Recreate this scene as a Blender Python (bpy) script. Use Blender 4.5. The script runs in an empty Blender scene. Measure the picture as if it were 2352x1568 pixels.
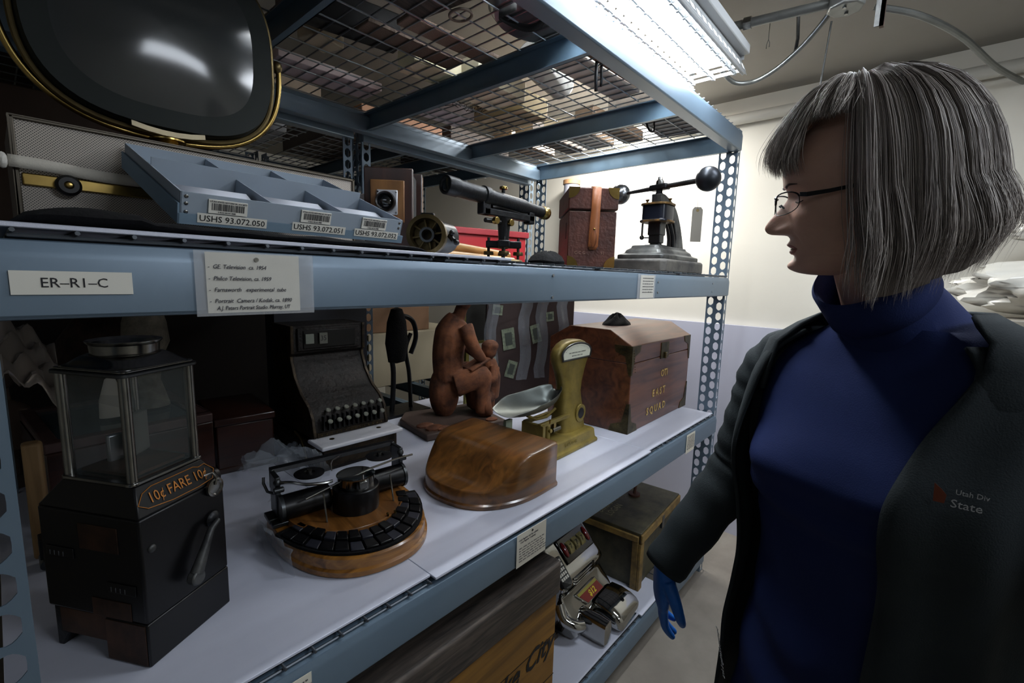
import bpy, bmesh, math, random
from mathutils import Vector, Matrix
random.seed(7)
SC = bpy.context.scene
COL = SC.collection
PI = math.pi
def rad(d): return d*PI/180

# ------------------------------------------------------------------ camera
cam_d = bpy.data.cameras.new('camera'); cam = bpy.data.objects.new('camera', cam_d); COL.objects.link(cam)
cam_d.sensor_width = 36; cam_d.lens = 1057.32/2352*36; cam_d.clip_start = 0.02
R_ = Vector((0.6663185, -0.74513102, 0.02827409)); U_ = Vector((0.08423461, 0.11289194, 0.99003027)); F_ = Vector((0.74089418, 0.65729382, -0.13798781))
CP = Vector((0.0017, -0.7493, 1.6141))
m = Matrix((R_, U_, -F_)).transposed().to_4x4(); m.translation = CP
cam.matrix_world = m
SC.camera = cam
def ray_pt(px, py, z):
    "point seen at photo pixel (px,py) at depth z along the optical axis"
    return CP + z*(R_*((px-1176)/1057.32) - U_*((py-784)/1057.32) + F_)

# ------------------------------------------------------------------ light, exposure
SC.view_settings.view_transform = 'Standard'; SC.view_settings.look = 'None'
SC.view_settings.gamma = 1.0; SC.view_settings.use_curve_mapping = False
SC.view_settings.exposure = 0.0
W = bpy.data.worlds.new('world'); SC.world = W; W.use_nodes = True
W.node_tree.nodes['Background'].inputs[0].default_value = (0.55, 0.62, 0.8, 1)
W.node_tree.nodes['Background'].inputs[1].default_value = 0.0
TUBE_POWER = 130.0
def area(name, loc, target, sx, sy, power, col):
    l = bpy.data.lights.new(name, 'AREA'); l.shape = 'RECTANGLE'; l.size = sx; l.size_y = sy; l.energy = power; l.color = col
    o = bpy.data.objects.new(name, l); COL.objects.link(o); o.location = loc
    o.rotation_euler = (Vector(target)-Vector(loc)).to_track_quat('-Z', 'Y').to_euler()
    return o
# ceiling fixtures of the room that stand outside the frame: one behind the photographer, one over the aisle; the last two are added
area('ceiling_lamp_behind', (-1.4, -1.0, 2.5), (-0.2, -0.2, 1.0), 1.2, 0.25, 1.5, (0.80, 0.88, 1.0))
area('ceiling_lamp_aisle', (1.78, -0.78, 2.62), (1.7, -0.40, 1.0), 0.25, 0.85, 19.0, (0.86, 0.92, 1.0))
area('added_lamp_side', (0.95, -2.0, 2.45), (0.8, 0.0, 1.5), 0.9, 0.3, 13.0, (0.84, 0.91, 1.0))  # added lamp, lights beam fronts and cards from the aisle side
area('added_lamp_rack_end', (2.74, 0.75, 2.62), (2.80, 0.75, 0), 0.2, 1.2, 75.0, (1.0, 0.98, 0.95))  # added hidden lamp that brightens the end wall behind the rack

# ------------------------------------------------------------------ materials
def lin(h):
    h = h.lstrip('#'); out = []
    for i in (0, 2, 4):
        c = int(h[i:i+2], 16)/255
        out.append(c/12.92 if c <= 0.04045 else ((c+0.055)/1.055)**2.4)
    return tuple(out)+(1,)
def newmat(name):
    mt = bpy.data.materials.new(name); mt.use_nodes = True
    nt = mt.node_tree; return mt, nt, nt.nodes['Principled BSDF']
def mat(name, c, r=0.5, m=0.0, var=0.0, vs=8.0, bump=0.0, bs=60.0, spec=0.5, c2=None, stretch=(1,1,1), trans=0.0, alpha=1.0, emit=0.0, coat=0.0, sheen=0.0, rvar=0.0):
    mt, nt, p = newmat(name); N = nt.nodes; L = nt.links
    c = lin(c) if isinstance(c, str) else c
    p.inputs['Base Color'].default_value = c; p.inputs['Roughness'].default_value = r; p.inputs['Metallic'].default_value = m
    p.inputs['Specular IOR Level'].default_value = spec; p.inputs['Transmission Weight'].default_value = trans
    p.inputs['Alpha'].default_value = alpha; p.inputs['Coat Weight'].default_value = coat; p.inputs['Sheen Weight'].default_value = sheen
    if emit: p.inputs['Emission Color'].default_value = c; p.inputs['Emission Strength'].default_value = emit
    tc = mp = None
    if var or c2 or bump or rvar:
        tc = N.new('ShaderNodeTexCoord'); mp = N.new('ShaderNodeMapping'); mp.inputs['Scale'].default_value = stretch
        L.new(tc.outputs['Object'], mp.inputs['Vector'])
    if var or c2:
        n = N.new('ShaderNodeTexNoise'); n.inputs['Scale'].default_value = vs; n.inputs['Detail'].default_value = 6; n.inputs['Roughness'].default_value = 0.65
        L.new(mp.outputs[0], n.inputs['Vector'])
        cr = N.new('ShaderNodeValToRGB'); cr.color_ramp.elements[0].position = 0.36; cr.color_ramp.elements[1].position = 0.66
        d = lin(c2) if c2 else tuple(x*(1-var) for x in c[:3])+(1,)
        cr.color_ramp.elements[0].color = d; cr.color_ramp.elements[1].color = c
        L.new(n.outputs['Fac'], cr.inputs['Fac']); L.new(cr.outputs[0], p.inputs['Base Color'])
        if rvar:
            mr = N.new('ShaderNodeMapRange'); mr.inputs['To Min'].default_value = max(0, r-rvar); mr.inputs['To Max'].default_value = min(1, r+rvar)
            L.new(n.outputs['Fac'], mr.inputs['Value']); L.new(mr.outputs[0], p.inputs['Roughness'])
    if bump:
        n2 = N.new('ShaderNodeTexNoise'); n2.inputs['Scale'].default_value = bs; n2.inputs['Detail'].default_value = 4
        L.new(mp.outputs[0], n2.inputs['Vector'])
        b = N.new('ShaderNodeBump'); b.inputs['Strength'].default_value = bump; b.inputs['Distance'].default_value = 0.004
        L.new(n2.outputs['Fac'], b.inputs['Height']); L.new(b.outputs[0], p.inputs['Normal'])
    return mt
def wood(name, c1, c2, scale=6, ax=0, r=0.4, coat=0.0, dist=4.0, bump=0.1):
    mt, nt, p = newmat(name); N = nt.nodes; L = nt.links
    tc = N.new('ShaderNodeTexCoord'); mp = N.new('ShaderNodeMapping')
    s = [7, 7, 7]; s[ax] = 0.7; mp.inputs['Scale'].default_value = s
    L.new(tc.outputs['Object'], mp.inputs['Vector'])
    n = N.new('ShaderNodeTexNoise'); n.inputs['Scale'].default_value = scale; n.inputs['Detail'].default_value = 8; n.inputs['Distortion'].default_value = dist*0.3
    L.new(mp.outputs[0], n.inputs['Vector'])
    cr = N.new('ShaderNodeValToRGB'); cr.color_ramp.elements[0].position = 0.32; cr.color_ramp.elements[1].position = 0.7
    cr.color_ramp.elements[0].color = lin(c1); cr.color_ramp.elements[1].color = lin(c2)
    L.new(n.outputs['Fac'], cr.inputs['Fac']); L.new(cr.outputs[0], p.inputs['Base Color'])
    b = N.new('ShaderNodeBump'); b.inputs['Strength'].default_value = bump; b.inputs['Distance'].default_value = 0.002
    L.new(n.outputs['Fac'], b.inputs['Height']); L.new(b.outputs[0], p.inputs['Normal'])
    p.inputs['Roughness'].default_value = r; p.inputs['Coat Weight'].default_value = coat; p.inputs['Coat Roughness'].default_value = 0.15
    return mt

mSteel = mat('rack_steel_blue', '#66798a', 0.38, 0.25, var=0.10, vs=3, spec=0.6)
mSteelB = mat('rack_steel_plain', '#5f7688', 0.40, 0.25, var=0.12, vs=5)
mWire = mat('galvanised_wire', '#8f9498', 0.35, 0.8, var=0.15, vs=20)
mWireD = mat('dark_wire', '#5b6066', 0.4, 0.7)
mBoard = mat('white_plastic_board', '#c9cddc', 0.32, 0, var=0.04, vs=2, bump=0.15, bs=900, stretch=(1, 12, 1))
mWhite = mat('white_paper', '#d8d6cc', 0.7)
mPaper = mat('card_paper', '#dcd8ca', 0.75, var=0.05, vs=30)
mInk = mat('black_ink', '#15151a', 0.7)
mInk2 = mat('pencil_ink', '#3a3a44', 0.8)
mGlassP = mat('clear_plastic_sleeve', '#cfd2d6', 0.12, 0, alpha=0.28, spec=0.8, bump=0.6, bs=25)
mBag = mat('clear_plastic_bag', '#b9c2cc', 0.14, 0, alpha=0.22, spec=0.9, bump=0.9, bs=30)
mGlass = mat('glass_pane', '#8a9494', 0.04, 0, alpha=0.07, spec=0.7)
mBlack = mat('black_paint', '#0d0d10', 0.35, 0.2, var=0.3, vs=8)
mBlackG = mat('black_gloss', '#050507', 0.36, 0.0, spec=0.35)
mBlackM = mat('black_matte_cloth', '#08080a', 0.9, spec=0.2, bump=0.5, bs=150)
mBrass = mat('brass', '#a58c52', 0.25, 1, var=0.25, vs=15)
mBrassD = mat('aged_brass', '#66583a', 0.4, 0.9, var=0.4, vs=12)
mChrome = mat('chrome', '#a9a9a6', 0.07, 1)
mNickel = mat('nickel', '#8d8d8a', 0.22, 1, var=0.3, vs=20, rvar=0.1)
mGun = mat('gunmetal', '#55585a', 0.35, 0.9, var=0.4, vs=14, rvar=0.12)
mIron = mat('cast_iron_black', '#1c1e22', 0.42, 0.5, var=0.4, vs=12, bump=0.3, bs=80)
mIronG = mat('worn_iron_grey', '#6a6b69', 0.5, 0.7, c2='#26272a', vs=9, bump=0.3, bs=60)
mWall = mat('painted_wall', '#d9d5c9', 0.6, 0, var=0.03, vs=2, bump=0.1, bs=40)
mCeil = mat('painted_ceiling', '#8f8b84', 0.8, 0, var=0.08, vs=2)
mFloor = mat('concrete_floor', '#8b857b', 0.55, 0, c2='#766f66', vs=3, bump=0.15, bs=30)
mRed = mat('red_box', '#b3262c', 0.4)
mCard = mat('brown_cardboard', '#7d5f46', 0.8, var=0.12, vs=6)
mCardD = mat('dark_cardboard', '#3c2d24', 0.8, var=0.2, vs=6)

# ------------------------------------------------------------------ mesh builder
class B:
    def __init__(s, M=None): s.v = []; s.f = []; s.M = M or Matrix.Identity(4)
    def add(s, vs, fs):
        o = len(s.v); s.v += [s.M @ Vector(v) for v in vs]; s.f += [tuple(i+o for i in f) for f in fs]; return s
    def box(s, c, d, rz=0, R=None):
        R = R or Matrix.Rotation(rz, 3, 'Z'); c = Vector(c); vs = []
        for x in (-.5, .5):
            for y in (-.5, .5):
                for z in (-.5, .5): vs.append(c + R @ Vector((x*d[0], y*d[1], z*d[2])))
        return s.add(vs, [(0,1,3,2), (4,6,7,5), (0,4,5,1), (2,3,7,6), (0,2,6,4), (1,5,7,3)])
    def b2(s, a, b):
        return s.box([(a[i]+b[i])/2 for i in range(3)], [abs(b[i]-a[i]) for i in range(3)])
    def cyl(s, p0, p1, r0, r1=None, n=16, cap=True):
        r1 = r0 if r1 is None else r1; p0 = Vector(p0); p1 = Vector(p1)
        d = (p1-p0).normalized(); a = d.orthogonal().normalized(); b = d.cross(a); vs = []
        for p, r in ((p0, r0), (p1, r1)):
            for i in range(n):
                t = 2*PI*i/n; vs.append(p + a*(r*math.cos(t)) + b*(r*math.sin(t)))
        fs = [(i, (i+1) % n, n+(i+1) % n, n+i) for i in range(n)]
        if cap: fs += [tuple(reversed(range(n))), tuple(range(n, 2*n))]
        return s.add(vs, fs)
    def tube(s, pts, r, n=8, closed=False, cap=True, flat=None):
        pts = [Vector(p) for p in pts]; k = len(pts); rs = r if isinstance(r, (list, tuple)) else [r]*k
        vs = []; prev = None
        for i, p in enumerate(pts):
            if closed: t = pts[(i+1) % k]-pts[i-1]
            else: t = pts[min(i+1, k-1)]-pts[max(i-1, 0)]
            t.normalize()
            if prev is None: a = t.orthogonal().normalized()
            else:
                a = prev - t*prev.dot(t)
                a = a.normalized() if a.length > 1e-6 else t.orthogonal().normalized()
            prev = a; b = t.cross(a)
            for j in range(n):
                th = 2*PI*j/n; vs.append(p + a*(rs[i]*math.cos(th)) + b*(rs[i]*math.sin(th)))
        fs = []
        for i in range(k if closed else k-1):
            i2 = (i+1) % k
            for j in range(n): fs.append((i*n+j, i*n+(j+1) % n, i2*n+(j+1) % n, i2*n+j))
        if not closed and cap: fs += [tuple(reversed(range(n))), tuple(range((k-1)*n, k*n))]
        return s.add(vs, fs)
    def lathe(s, prof, c=(0,0,0), n=32, R=None, sx=1, sy=1):
        R = R or Matrix.Identity(3); c = Vector(c); vs = []; k = len(prof)
        for r, z in prof:
            for i in range(n):
                t = 2*PI*i/n; vs.append(c + R @ Vector((r*sx*math.cos(t), r*sy*math.sin(t), z)))
        fs = [(a*n+i, a*n+(i+1) % n, (a+1)*n+(i+1) % n, (a+1)*n+i) for a in range(k-1) for i in range(n)]
        if prof[0][0] > 1e-5: fs.append(tuple(reversed(range(n))))
        if prof[-1][0] > 1e-5: fs.append(tuple(range((k-1)*n, k*n)))
        return s.add(vs, fs)
    def sph(s, c, r, n=16, R=None):
        r = r if isinstance(r, (tuple, list)) else (r, r, r); k = n//2
        R = R or Matrix.Identity(3); c = Vector(c); vs = []
        for a in range(k+1):
            ph = -PI/2 + PI*a/k
            for i in range(n):
                t = 2*PI*i/n; vs.append(c + R @ Vector((r[0]*math.cos(ph)*math.cos(t), r[1]*math.cos(ph)*math.sin(t), r[2]*math.sin(ph))))
        return s.add(vs, [(a*n+i, a*n+(i+1) % n, (a+1)*n+(i+1) % n, (a+1)*n+i) for a in range(k) for i in range(n)])
    def prism(s, pts, z0, z1, R=None, c=(0,0,0)):
        R = R or Matrix.Identity(3); c = Vector(c); n = len(pts)
        vs = [c + R @ Vector((p[0], p[1], z0)) for p in pts] + [c + R @ Vector((p[0], p[1], z1)) for p in pts]
        return s.add(vs, [(i, (i+1) % n, n+(i+1) % n, n+i) for i in range(n)] + [tuple(reversed(range(n))), tuple(range(n, 2*n))])
    def loft(s, rings, closed=True, cap=True):
        n = len(rings[0]); vs = [v for r in rings for v in r]; fs = []
        for a in range(len(rings)-1):
            for i in range(n if closed else n-1): fs.append((a*n+i, a*n+(i+1) % n, (a+1)*n+(i+1) % n, (a+1)*n+i))
        if cap and closed: fs += [tuple(reversed(range(n))), tuple(range((len(rings)-1)*n, len(rings)*n))]
        return s.add(vs, fs)
    def obj(s, name, mt, parent=None, bevel=0, seg=2, sub=0, solid=0, sharp=35, loc=None, smooth=True):
        me = bpy.data.meshes.new(name); me.from_pydata([tuple(v) for v in s.v], [], s.f)
        bm = bmesh.new(); bm.from_mesh(me); bmesh.ops.remove_doubles(bm, verts=bm.verts, dist=1e-6)
        if solid == 0: bmesh.ops.recalc_face_normals(bm, faces=bm.faces)
        bm.to_mesh(me); bm.free()
        me.materials.append(mt)
        if smooth:
            me.polygons.foreach_set('use_smooth', [True]*len(me.polygons)); me.set_sharp_from_angle(angle=rad(sharp))
        o = bpy.data.objects.new(name, me); COL.objects.link(o)
        if parent: o.parent = parent
        if loc: o.location = loc
        if solid: md = o.modifiers.new('solid', 'SOLIDIFY'); md.thickness = solid; md.offset = 0
        if bevel:
            md = o.modifiers.new('bevel', 'BEVEL'); md.width = bevel; md.segments = seg; md.limit_method = 'ANGLE'; md.angle_limit = rad(40)
        if sub: md = o.modifiers.new('sub', 'SUBSURF'); md.levels = sub; md.render_levels = sub
        return o
def tag(o, label, cat, group=None, kind=None):
    o['label'] = label; o['category'] = cat
    if group: o['group'] = group
    if kind: o['kind'] = kind
    return o
def thing(name, label, cat, loc=(0,0,0), rz=0, group=None, rot=None):
    o = bpy.data.objects.new(name, None); COL.objects.link(o); o.location = loc
    o.rotation_euler = rot if rot else (0, 0, rz); o.empty_display_size = 0.05
    return tag(o, label, cat, group)
def struct(o): o['kind'] = 'structure'; return o
def text(name, body, size, M, mt, parent, sx=1.0, extr=0.0002, shear=0.0, align='LEFT', spacing=1.0, font=None, bold=0.0):
    c = bpy.data.curves.new('tmp', 'FONT'); c.body = body; c.size = size; c.extrude = extr; c.shear = shear
    c.align_x = align; c.offset = bold; c.align_y = 'CENTER'; c.space_line = spacing; c.resolution_u = 2
    t = bpy.data.objects.new('tmp', c); COL.objects.link(t)
    dg = bpy.context.evaluated_depsgraph_get(); dg.update()
    me = bpy.data.meshes.new_from_object(t.evaluated_get(dg)); bpy.data.objects.remove(t); bpy.data.curves.remove(c)
    me.transform(M @ Matrix.Diagonal((sx, 1, 1, 1))); me.materials.clear(); me.materials.append(mt); me.name = name
    o = bpy.data.objects.new(name, me); COL.objects.link(o); o.parent = parent
    return o
def frame(o, x, y):
    "4x4 from origin, x axis, y axis"
    x = Vector(x).normalized(); y = Vector(y); y = (y-x*y.dot(x)).normalized(); z = x.cross(y)
    M = Matrix((x, y, z)).transposed().to_4x4(); M.translation = Vector(o); return M
XZ = lambda o: frame(o, (1,0,0), (0,0,1))      # text facing -y
def copy_tree(o, parent=None):
    c = o.copy(); COL.objects.link(c); c.parent = parent
    for ch in [k for k in bpy.data.objects if k.parent == o]: copy_tree(ch, c)
    return c
def superell(a, b, p, n):
    out = []
    for i in range(n):
        t = 2*PI*i/n; c = math.cos(t); s_ = math.sin(t)
        out.append((a*math.copysign(abs(c)**(2/p), c), b*math.copysign(abs(s_)**(2/p), s_)))
    return out

# ------------------------------------------------------------------ room
FL = 0.05; CEIL = 2.68; WX = 3.0
struct(B().b2((-2.5, -2.2, FL-0.05), (WX+0.1, 4.0, FL)).obj('floor', mFloor))
struct(B().b2((-2.5, -2.2, CEIL), (WX+0.1, 4.0, CEIL+0.06)).obj('ceiling', mCeil))
struct(B().b2((WX, -2.2, FL), (WX+0.08, 4.0, CEIL)).obj('wall_end', mWall))
struct(B().b2((-2.5, 3.9, FL), (WX, 4.0, CEIL)).obj('wall_left', mWall))
struct(B().b2((-2.5, -2.3, FL), (WX, -2.2, CEIL)).obj('wall_right', mWall))
struct(B().b2((-2.6, -2.3, FL), (-2.5, 4.0, CEIL)).obj('wall_back', mWall))
# pipe that runs high along the end wall
t = thing('wall_pipe', 'white painted pipe running along the end wall just under the ceiling', 'pipe', (WX-0.045, 1.0, 2.555))
B().cyl((0, -3.1, 0), (0, 2.8, 0), 0.03, n=20).obj('pipe', mat('white_pipe_paint', '#b9b7ae', 0.4), t)
for y in (-2.4, -0.6, 1.2):
    B().box((0.02, y, 0), (0.05, 0.03, 0.075)).obj('pipe_clamp', mWire, t, bevel=0.004)
# wall sheet behind the rack
tag(B().b2((WX-0.03, -0.6, FL), (WX-0.004, 2.1, 1.366)).obj('wall_sheet', mat('dented_sheet_metal_paint', '#c2c4d4', 0.4, 0.1, bump=0.5, bs=3)),
    'grey white sheet panel covering the lower part of the end wall', 'wall panel')
# ceiling services
mCond = mat('conduit_zinc', '#7d7f7c', 0.35, 0.8, var=0.2, vs=20)
t = thing('electrical_conduit', 'straight grey metal conduit under the ceiling above the lamp end', 'conduit', (2.0, -0.4, 2.575))
B().cyl((-0.07, 0.42, 0), (0.0, 0.0, 0), 0.016).obj('tube', mCond, t)
B().cyl((-0.045, 0.27, 0), (-0.042, 0.245, 0), 0.021).obj('coupling', mNickel, t)
t = thing('junction_box', 'grey metal junction box on the ceiling where the conduits meet', 'junction box', (2.0, -0.44, 2.57))
B().lathe([(0, -0.03), (0.05, -0.03), (0.055, -0.025), (0.055, 0.05), (0, 0.05)], n=8).obj('box', mCond, t, bevel=0.003)
for dx in (-0.025, 0.02): B().cyl((dx, 0, -0.036), (dx, 0, -0.028), 0.006, n=8).obj('screw', mNickel, t)
pts = []
key = [(2.04, -0.03, 2.47), (2.12, -0.06, 2.44), (2.16, -0.12, 2.44), (2.15, -0.20, 2.46), (2.11, -0.29, 2.50), (2.06, -0.36, 2.54), (2.03, -0.40, 2.575)]
def spline(key, k=10):
    out = []; key = [Vector(p) for p in key]
    for i in range(len(key)-1):
        p0 = key[max(i-1, 0)]; p1 = key[i]; p2 = key[i+1]; p3 = key[min(i+2, len(key)-1)]
        for j in range(k):
            u = j/k; out.append(0.5*((2*p1)+(p2-p0)*u+(2*p0-5*p1+4*p2-p3)*u*u+(3*p1-p0-3*p2+p3)*u*u*u))
    out.append(key[-1]); return out
pts = spline(key, 24)
tag(B().tube(pts, [0.0085+0.0013*(i % 2) for i in range(len(pts))], n=10).obj('flexible_conduit', mCond, sharp=80),
    'ribbed flexible metal conduit curving from the lamp end to the junction box', 'conduit')
tag(B().tube(spline([(2.17, -0.50, 2.6), (2.23, -0.62, 2.56), (2.40, -0.74, 2.52), (2.75, -0.86, 2.50), (3.05, -0.98, 2.50)], 8), 0.011, n=10).obj('conduit_bend', mCond),
    'dark bent conduit crossing the ceiling above the grey hair', 'conduit')
t = thing('hanger_rod', 'thin threaded rod hanging down from the ceiling with a nut at its end', 'rod', (2.25, -0.36, 2.6))
B().cyl((0, 0, 0.03), (0.03, 0.02, -0.20), 0.0035, n=8).obj('rod', mIronG, t)
B().cyl((0.029, 0.02, -0.19), (0.031, 0.02, -0.205), 0.008, n=6).obj('nut', mIronG, t)
tag(B().tube([(2.13, -0.27, 2.63), (2.135, -0.275, 2.55), (2.128, -0.272, 2.49)], 0.006, n=6).obj('hanger_strap', mIronG), 'short perforated metal strap hanging left of the thin rod', 'strap')
t = thing('ceiling_bracket', 'rusty angle bracket hanging below the junction box', 'bracket', (2.08, -0.53, 2.6))
B().b2((-0.012, -0.012, -0.11), (0.012, 0.0, 0.03)).obj('flange', mat('rusty_steel', '#6a5548', 0.7, 0.4, c2='#3a3230', vs=30), t)
B().b2((-0.012, -0.012, -0.11), (-0.006, 0.014, 0.03)).obj('flange', mIronG, t)
t = thing('hook_wire', 'small wire hook hanging below the conduit near the lamp', 'hook', (2.03, -0.2, 2.57))
B().tube([(0,0,0.05), (0,0,-0.04), (0.004,0.006,-0.055), (0.004,0.006,-0.07)], 0.0012, n=5).obj('wire', mIronG, t)
B().tube([(0,0,-0.04), (-0.004,-0.006,-0.055), (-0.004,-0.006,-0.07)], 0.0012, n=5).obj('prong', mIronG, t)

# fluorescent fixture over the rack front
mTube = mat('lit_tube', (0.93, 0.97, 1.0, 1), 0.4, emit=TUBE_POWER)
mRefl = mat('white_enamel_reflector', '#a9acae', 0.45)
t = thing('fluorescent_fixture', 'lit fluorescent strip light with two tubes and slotted white louvre above the rack', 'ceiling light', (1.40, -0.015, 2.425))
B().b2((-0.64, -0.12, 0.075), (0.64, 0.12, 0.11)).obj('housing', mRefl, t, bevel=0.004)
for s in (-1, 1):
    b = B(); lp = lambda x, v: (x, s*(0.085+0.03*v), 0.075*(1-v))
    for v0, v1 in ((0.0, 0.42), (0.74, 1.0)): b.add([lp(-0.64, v0), lp(0.64, v0), lp(0.64, v1), lp(-0.64, v1)], [(0, 1, 2, 3)])
    for k in range(26): b.add([lp(-0.64+k*0.0512-0.011, 0.42), lp(-0.64+k*0.0512+0.011, 0.42), lp(-0.64+k*0.0512+0.011, 0.74), lp(-0.64+k*0.0512-0.011, 0.74)], [(0, 1, 2, 3)])
    b.add([(-0.62, s*0.115, 0.0), (0.62, s*0.115, 0.0), (0.62, s*0.105, -0.006), (-0.62, s*0.105, -0.006)], [(0, 1, 2, 3)])
    b.obj('side_reflector', mRefl, t, solid=0.002)
    B().cyl((-0.6, s*0.05, 0.04), (0.6, s*0.05, 0.04), 0.013, n=16).obj('fluorescent_tube', mTube, t)
    for e in (-1, 1): B().cyl((e*0.6, s*0.05, 0.04), (e*0.615, s*0.05, 0.04), 0.0125, n=16).obj('tube_cap', mNickel, t)
for s in (-0.08, 0.0, 0.08):
    b = B(); b.b2((-0.62, s-0.003, 0.0), (0.62, s+0.003, 0.014))
    for k in range(25): b.b2((-0.6+k*0.05-0.006, s-0.005, -0.004), (-0.6+k*0.05+0.006, s+0.005, 0.006))
    b.obj('louvre_bar', mRefl, t)
b = B()
for k in range(25): b.b2((-0.6+k*0.05-0.001, -0.1, 0.0), (-0.6+k*0.05+0.001, 0.1, 0.012))
b.obj('cross_louvre', mRefl, t)
for e in (-1, 1): B().b2((e*0.64-0.002, -0.10, 0.06), (e*0.64+0.002, 0.10, 0.11)).obj('end_plate', mRefl, t)
for e in (-0.4, 0.4): B().cyl((e, 0, 0.11), (e, 0, 0.255), 0.006, n=12).obj('mount', mRefl, t)

# ------------------------------------------------------------------ racks
def hole_plate(b, O, U, V, w, h, cols, pitch=0.0508, hw=0.62, hh=0.80, stagger=True):
    "plate in plane O+u*U+v*V with staggered keyhole slots"
    O = Vector(O); U = Vector(U); V = Vector(V); cw = w/cols
    N_ = 16
    for c in range(cols):
        off = pitch/2 if (stagger and c % 2) else 0
        z = -off
        while z < h-1e-4:
            z0 = max(z, 0); z1 = min(z+pitch, h)
            cx = (c+0.5)*cw; cz = (z0+z1)/2; full = (z1-z0) > pitch*0.95
            if full:
                outer = []; inner = []
                for k in range(N_):
                    a = 2*PI*k/N_; dx = math.cos(a); dz = math.sin(a)
                    sc = min((cw/2)/max(abs(dx), 1e-6), (pitch/2)/max(abs(dz), 1e-6))
                    if k % 4 == 2: px, pz = math.copysign(cw/2, dx), math.copysign(pitch/2, dz)
                    else: px, pz = dx*sc, dz*sc
                    outer.append(O+U*(cx+px)+V*(cz+pz))
                    rx = cw*hw/2*(1.0 if abs(dz) < 0.5 else 0.85); rz = pitch*hh/2
                    ix = dx*rx; iz = math.copysign(abs(dz)**0.75, dz)*rz
                    if 0.3 < abs(dz) < 0.8: ix *= 1.05
                    inner.append(O+U*(cx+ix)+V*(cz+iz))
                b.add(outer+inner, [(k, (k+1) % N_, N_+(k+1) % N_, N_+k) for k in range(N_)])
            else:
                b.add([O+U*(c*cw)+V*z0, O+U*((c+1)*cw)+V*z0, O+U*((c+1)*cw)+V*z1, O+U*(c*cw)+V*z1], [(0, 1, 2, 3)])
            z += pitch
def upright(parent, x, y, sx, sy, H, mt=None, outer=False):
    "angle post; corner at (x,y); flange widths signed"
    b = B(); z0 = FL
    hole_plate(b, (x, y, z0), (math.copysign(1, sx), 0, 0), (0, 0, 1), abs(sx), H-z0, 1 if abs(sx) < 0.06 else 2)
    hole_plate(b, (x+(sx if outer else 0), y, z0), (0, math.copysign(1, sy), 0), (0, 0, 1), abs(sy), H-z0, 2)
    return b.obj('upright', mt or mSteel, parent, solid=0.0022, smooth=False)
BH = 0.088
def beam(parent, x0, x1, y, ztop, side):
    "stepped front/back beam; side=-1 outer face toward -y"
    b = B(); o = side
    prof = [(0, 0), (0.012*o*-1*-1, 0), (0.012*o, -0.0), (0.016*o, -0.012), (0.018*o, -0.02), (0.018*o, -BH+0.004), (0.014*o, -BH), (-0.034*o, -BH), (-0.034*o, -0.022), (-0.02*o, -0.018), (-0.02*o, 0)]
    pr_ = []
    for p in prof:
        if not pr_ or (abs(pr_[-1][0]-p[0])+abs(pr_[-1][1]-p[1])) > 1e-5: pr_.append(p)
    rings = [[Vector((x, y+p[0]+(-0.0)*o, ztop+p[1])) for p in pr_] for x in (x0, x1)]
    b.loft(rings)
    return b.obj('beam', mSteel, parent, bevel=0.0015, seg=1)
def crossbar(parent, x, y0, y1, ztop, h=0.075):
    b = B(); b.b2((x-0.003, y0, ztop-h), (x+0.0, y1, ztop)); b.b2((x-0.022, y0, ztop-0.003), (x+0.022, y1, ztop)); b.b2((x-0.02, y0, ztop-h), (x, y1, ztop-h+0.003))
    return b.obj('cross_bar', mSteelB, parent)
RL = 2.44; RD = 1.24
levels = [('lowest', 0.205), ('lower', 0.932), ('middle', 1.640), ('top', 2.330)]
rack = thing('storage_rack', 'blue grey steel shelving rack with slotted uprights holding the artefacts', 'shelving rack', (0, 0, FL))
rack.location = (0, 0, 0)
H = 2.345
upright(rack, 0.0, 0.0, -0.048, 0.085, H, outer=True); upright(rack, RL, 0.0, 0.040, 0.085, H)
upright(rack, 0.0, RD, -0.048, -0.085, H); upright(rack, RL, RD, 0.048, -0.085, H)
for nm, zt in levels:
    beam(rack, 0.0, RL, 0.0, zt, -1); beam(rack, 0.0, RL, RD, zt, 1)
    for x in (0.6, 1.2, 1.83): crossbar(rack, x, 0.02, RD-0.02, zt-0.004, 0.075)
    for x in (0.0, RL-0.004): crossbar(rack, x, 0.02, RD-0.02, zt, BH)
# bolts on the beams
for (x, z) in ((0.98, 1.622), (0.98, 1.565), (1.62, 1.612), (1.62, 1.575), (2.2, 1.612), (2.2, 1.575), (0.9, 0.895), (0.9, 0.87)):
    B().cyl((x, -0.018, z), (x, -0.0205, z), 0.004, n=8).obj('bolt', mWire, rack)
rack2 = thing('storage_rack', 'steel rack standing back to back behind the first, seen between the shelves', 'shelving rack')
for x, s in ((1.16, -0.045), (1.21, 0.045), (2.44, 0.045), (-0.1, -0.045)):
    upright(rack2, x, 1.30, s, 0.085, 2.34); upright(rack2, x, 2.5, s, -0.085, 2.34)
for zt in (0.25, 0.90, 1.60, 2.31):
    for xa, xb in ((-0.1, 1.16), (1.21, 2.44)):
        beam(rack2, xa, xb, 1.30, zt, -1); beam(rack2, xa, xb, 2.5, zt, 1)
        for x in (xa+0.3, (xa+xb)/2, xb-0.3): crossbar(rack2, x, 1.32, 2.48, zt-0.004, 0.07)

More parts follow.
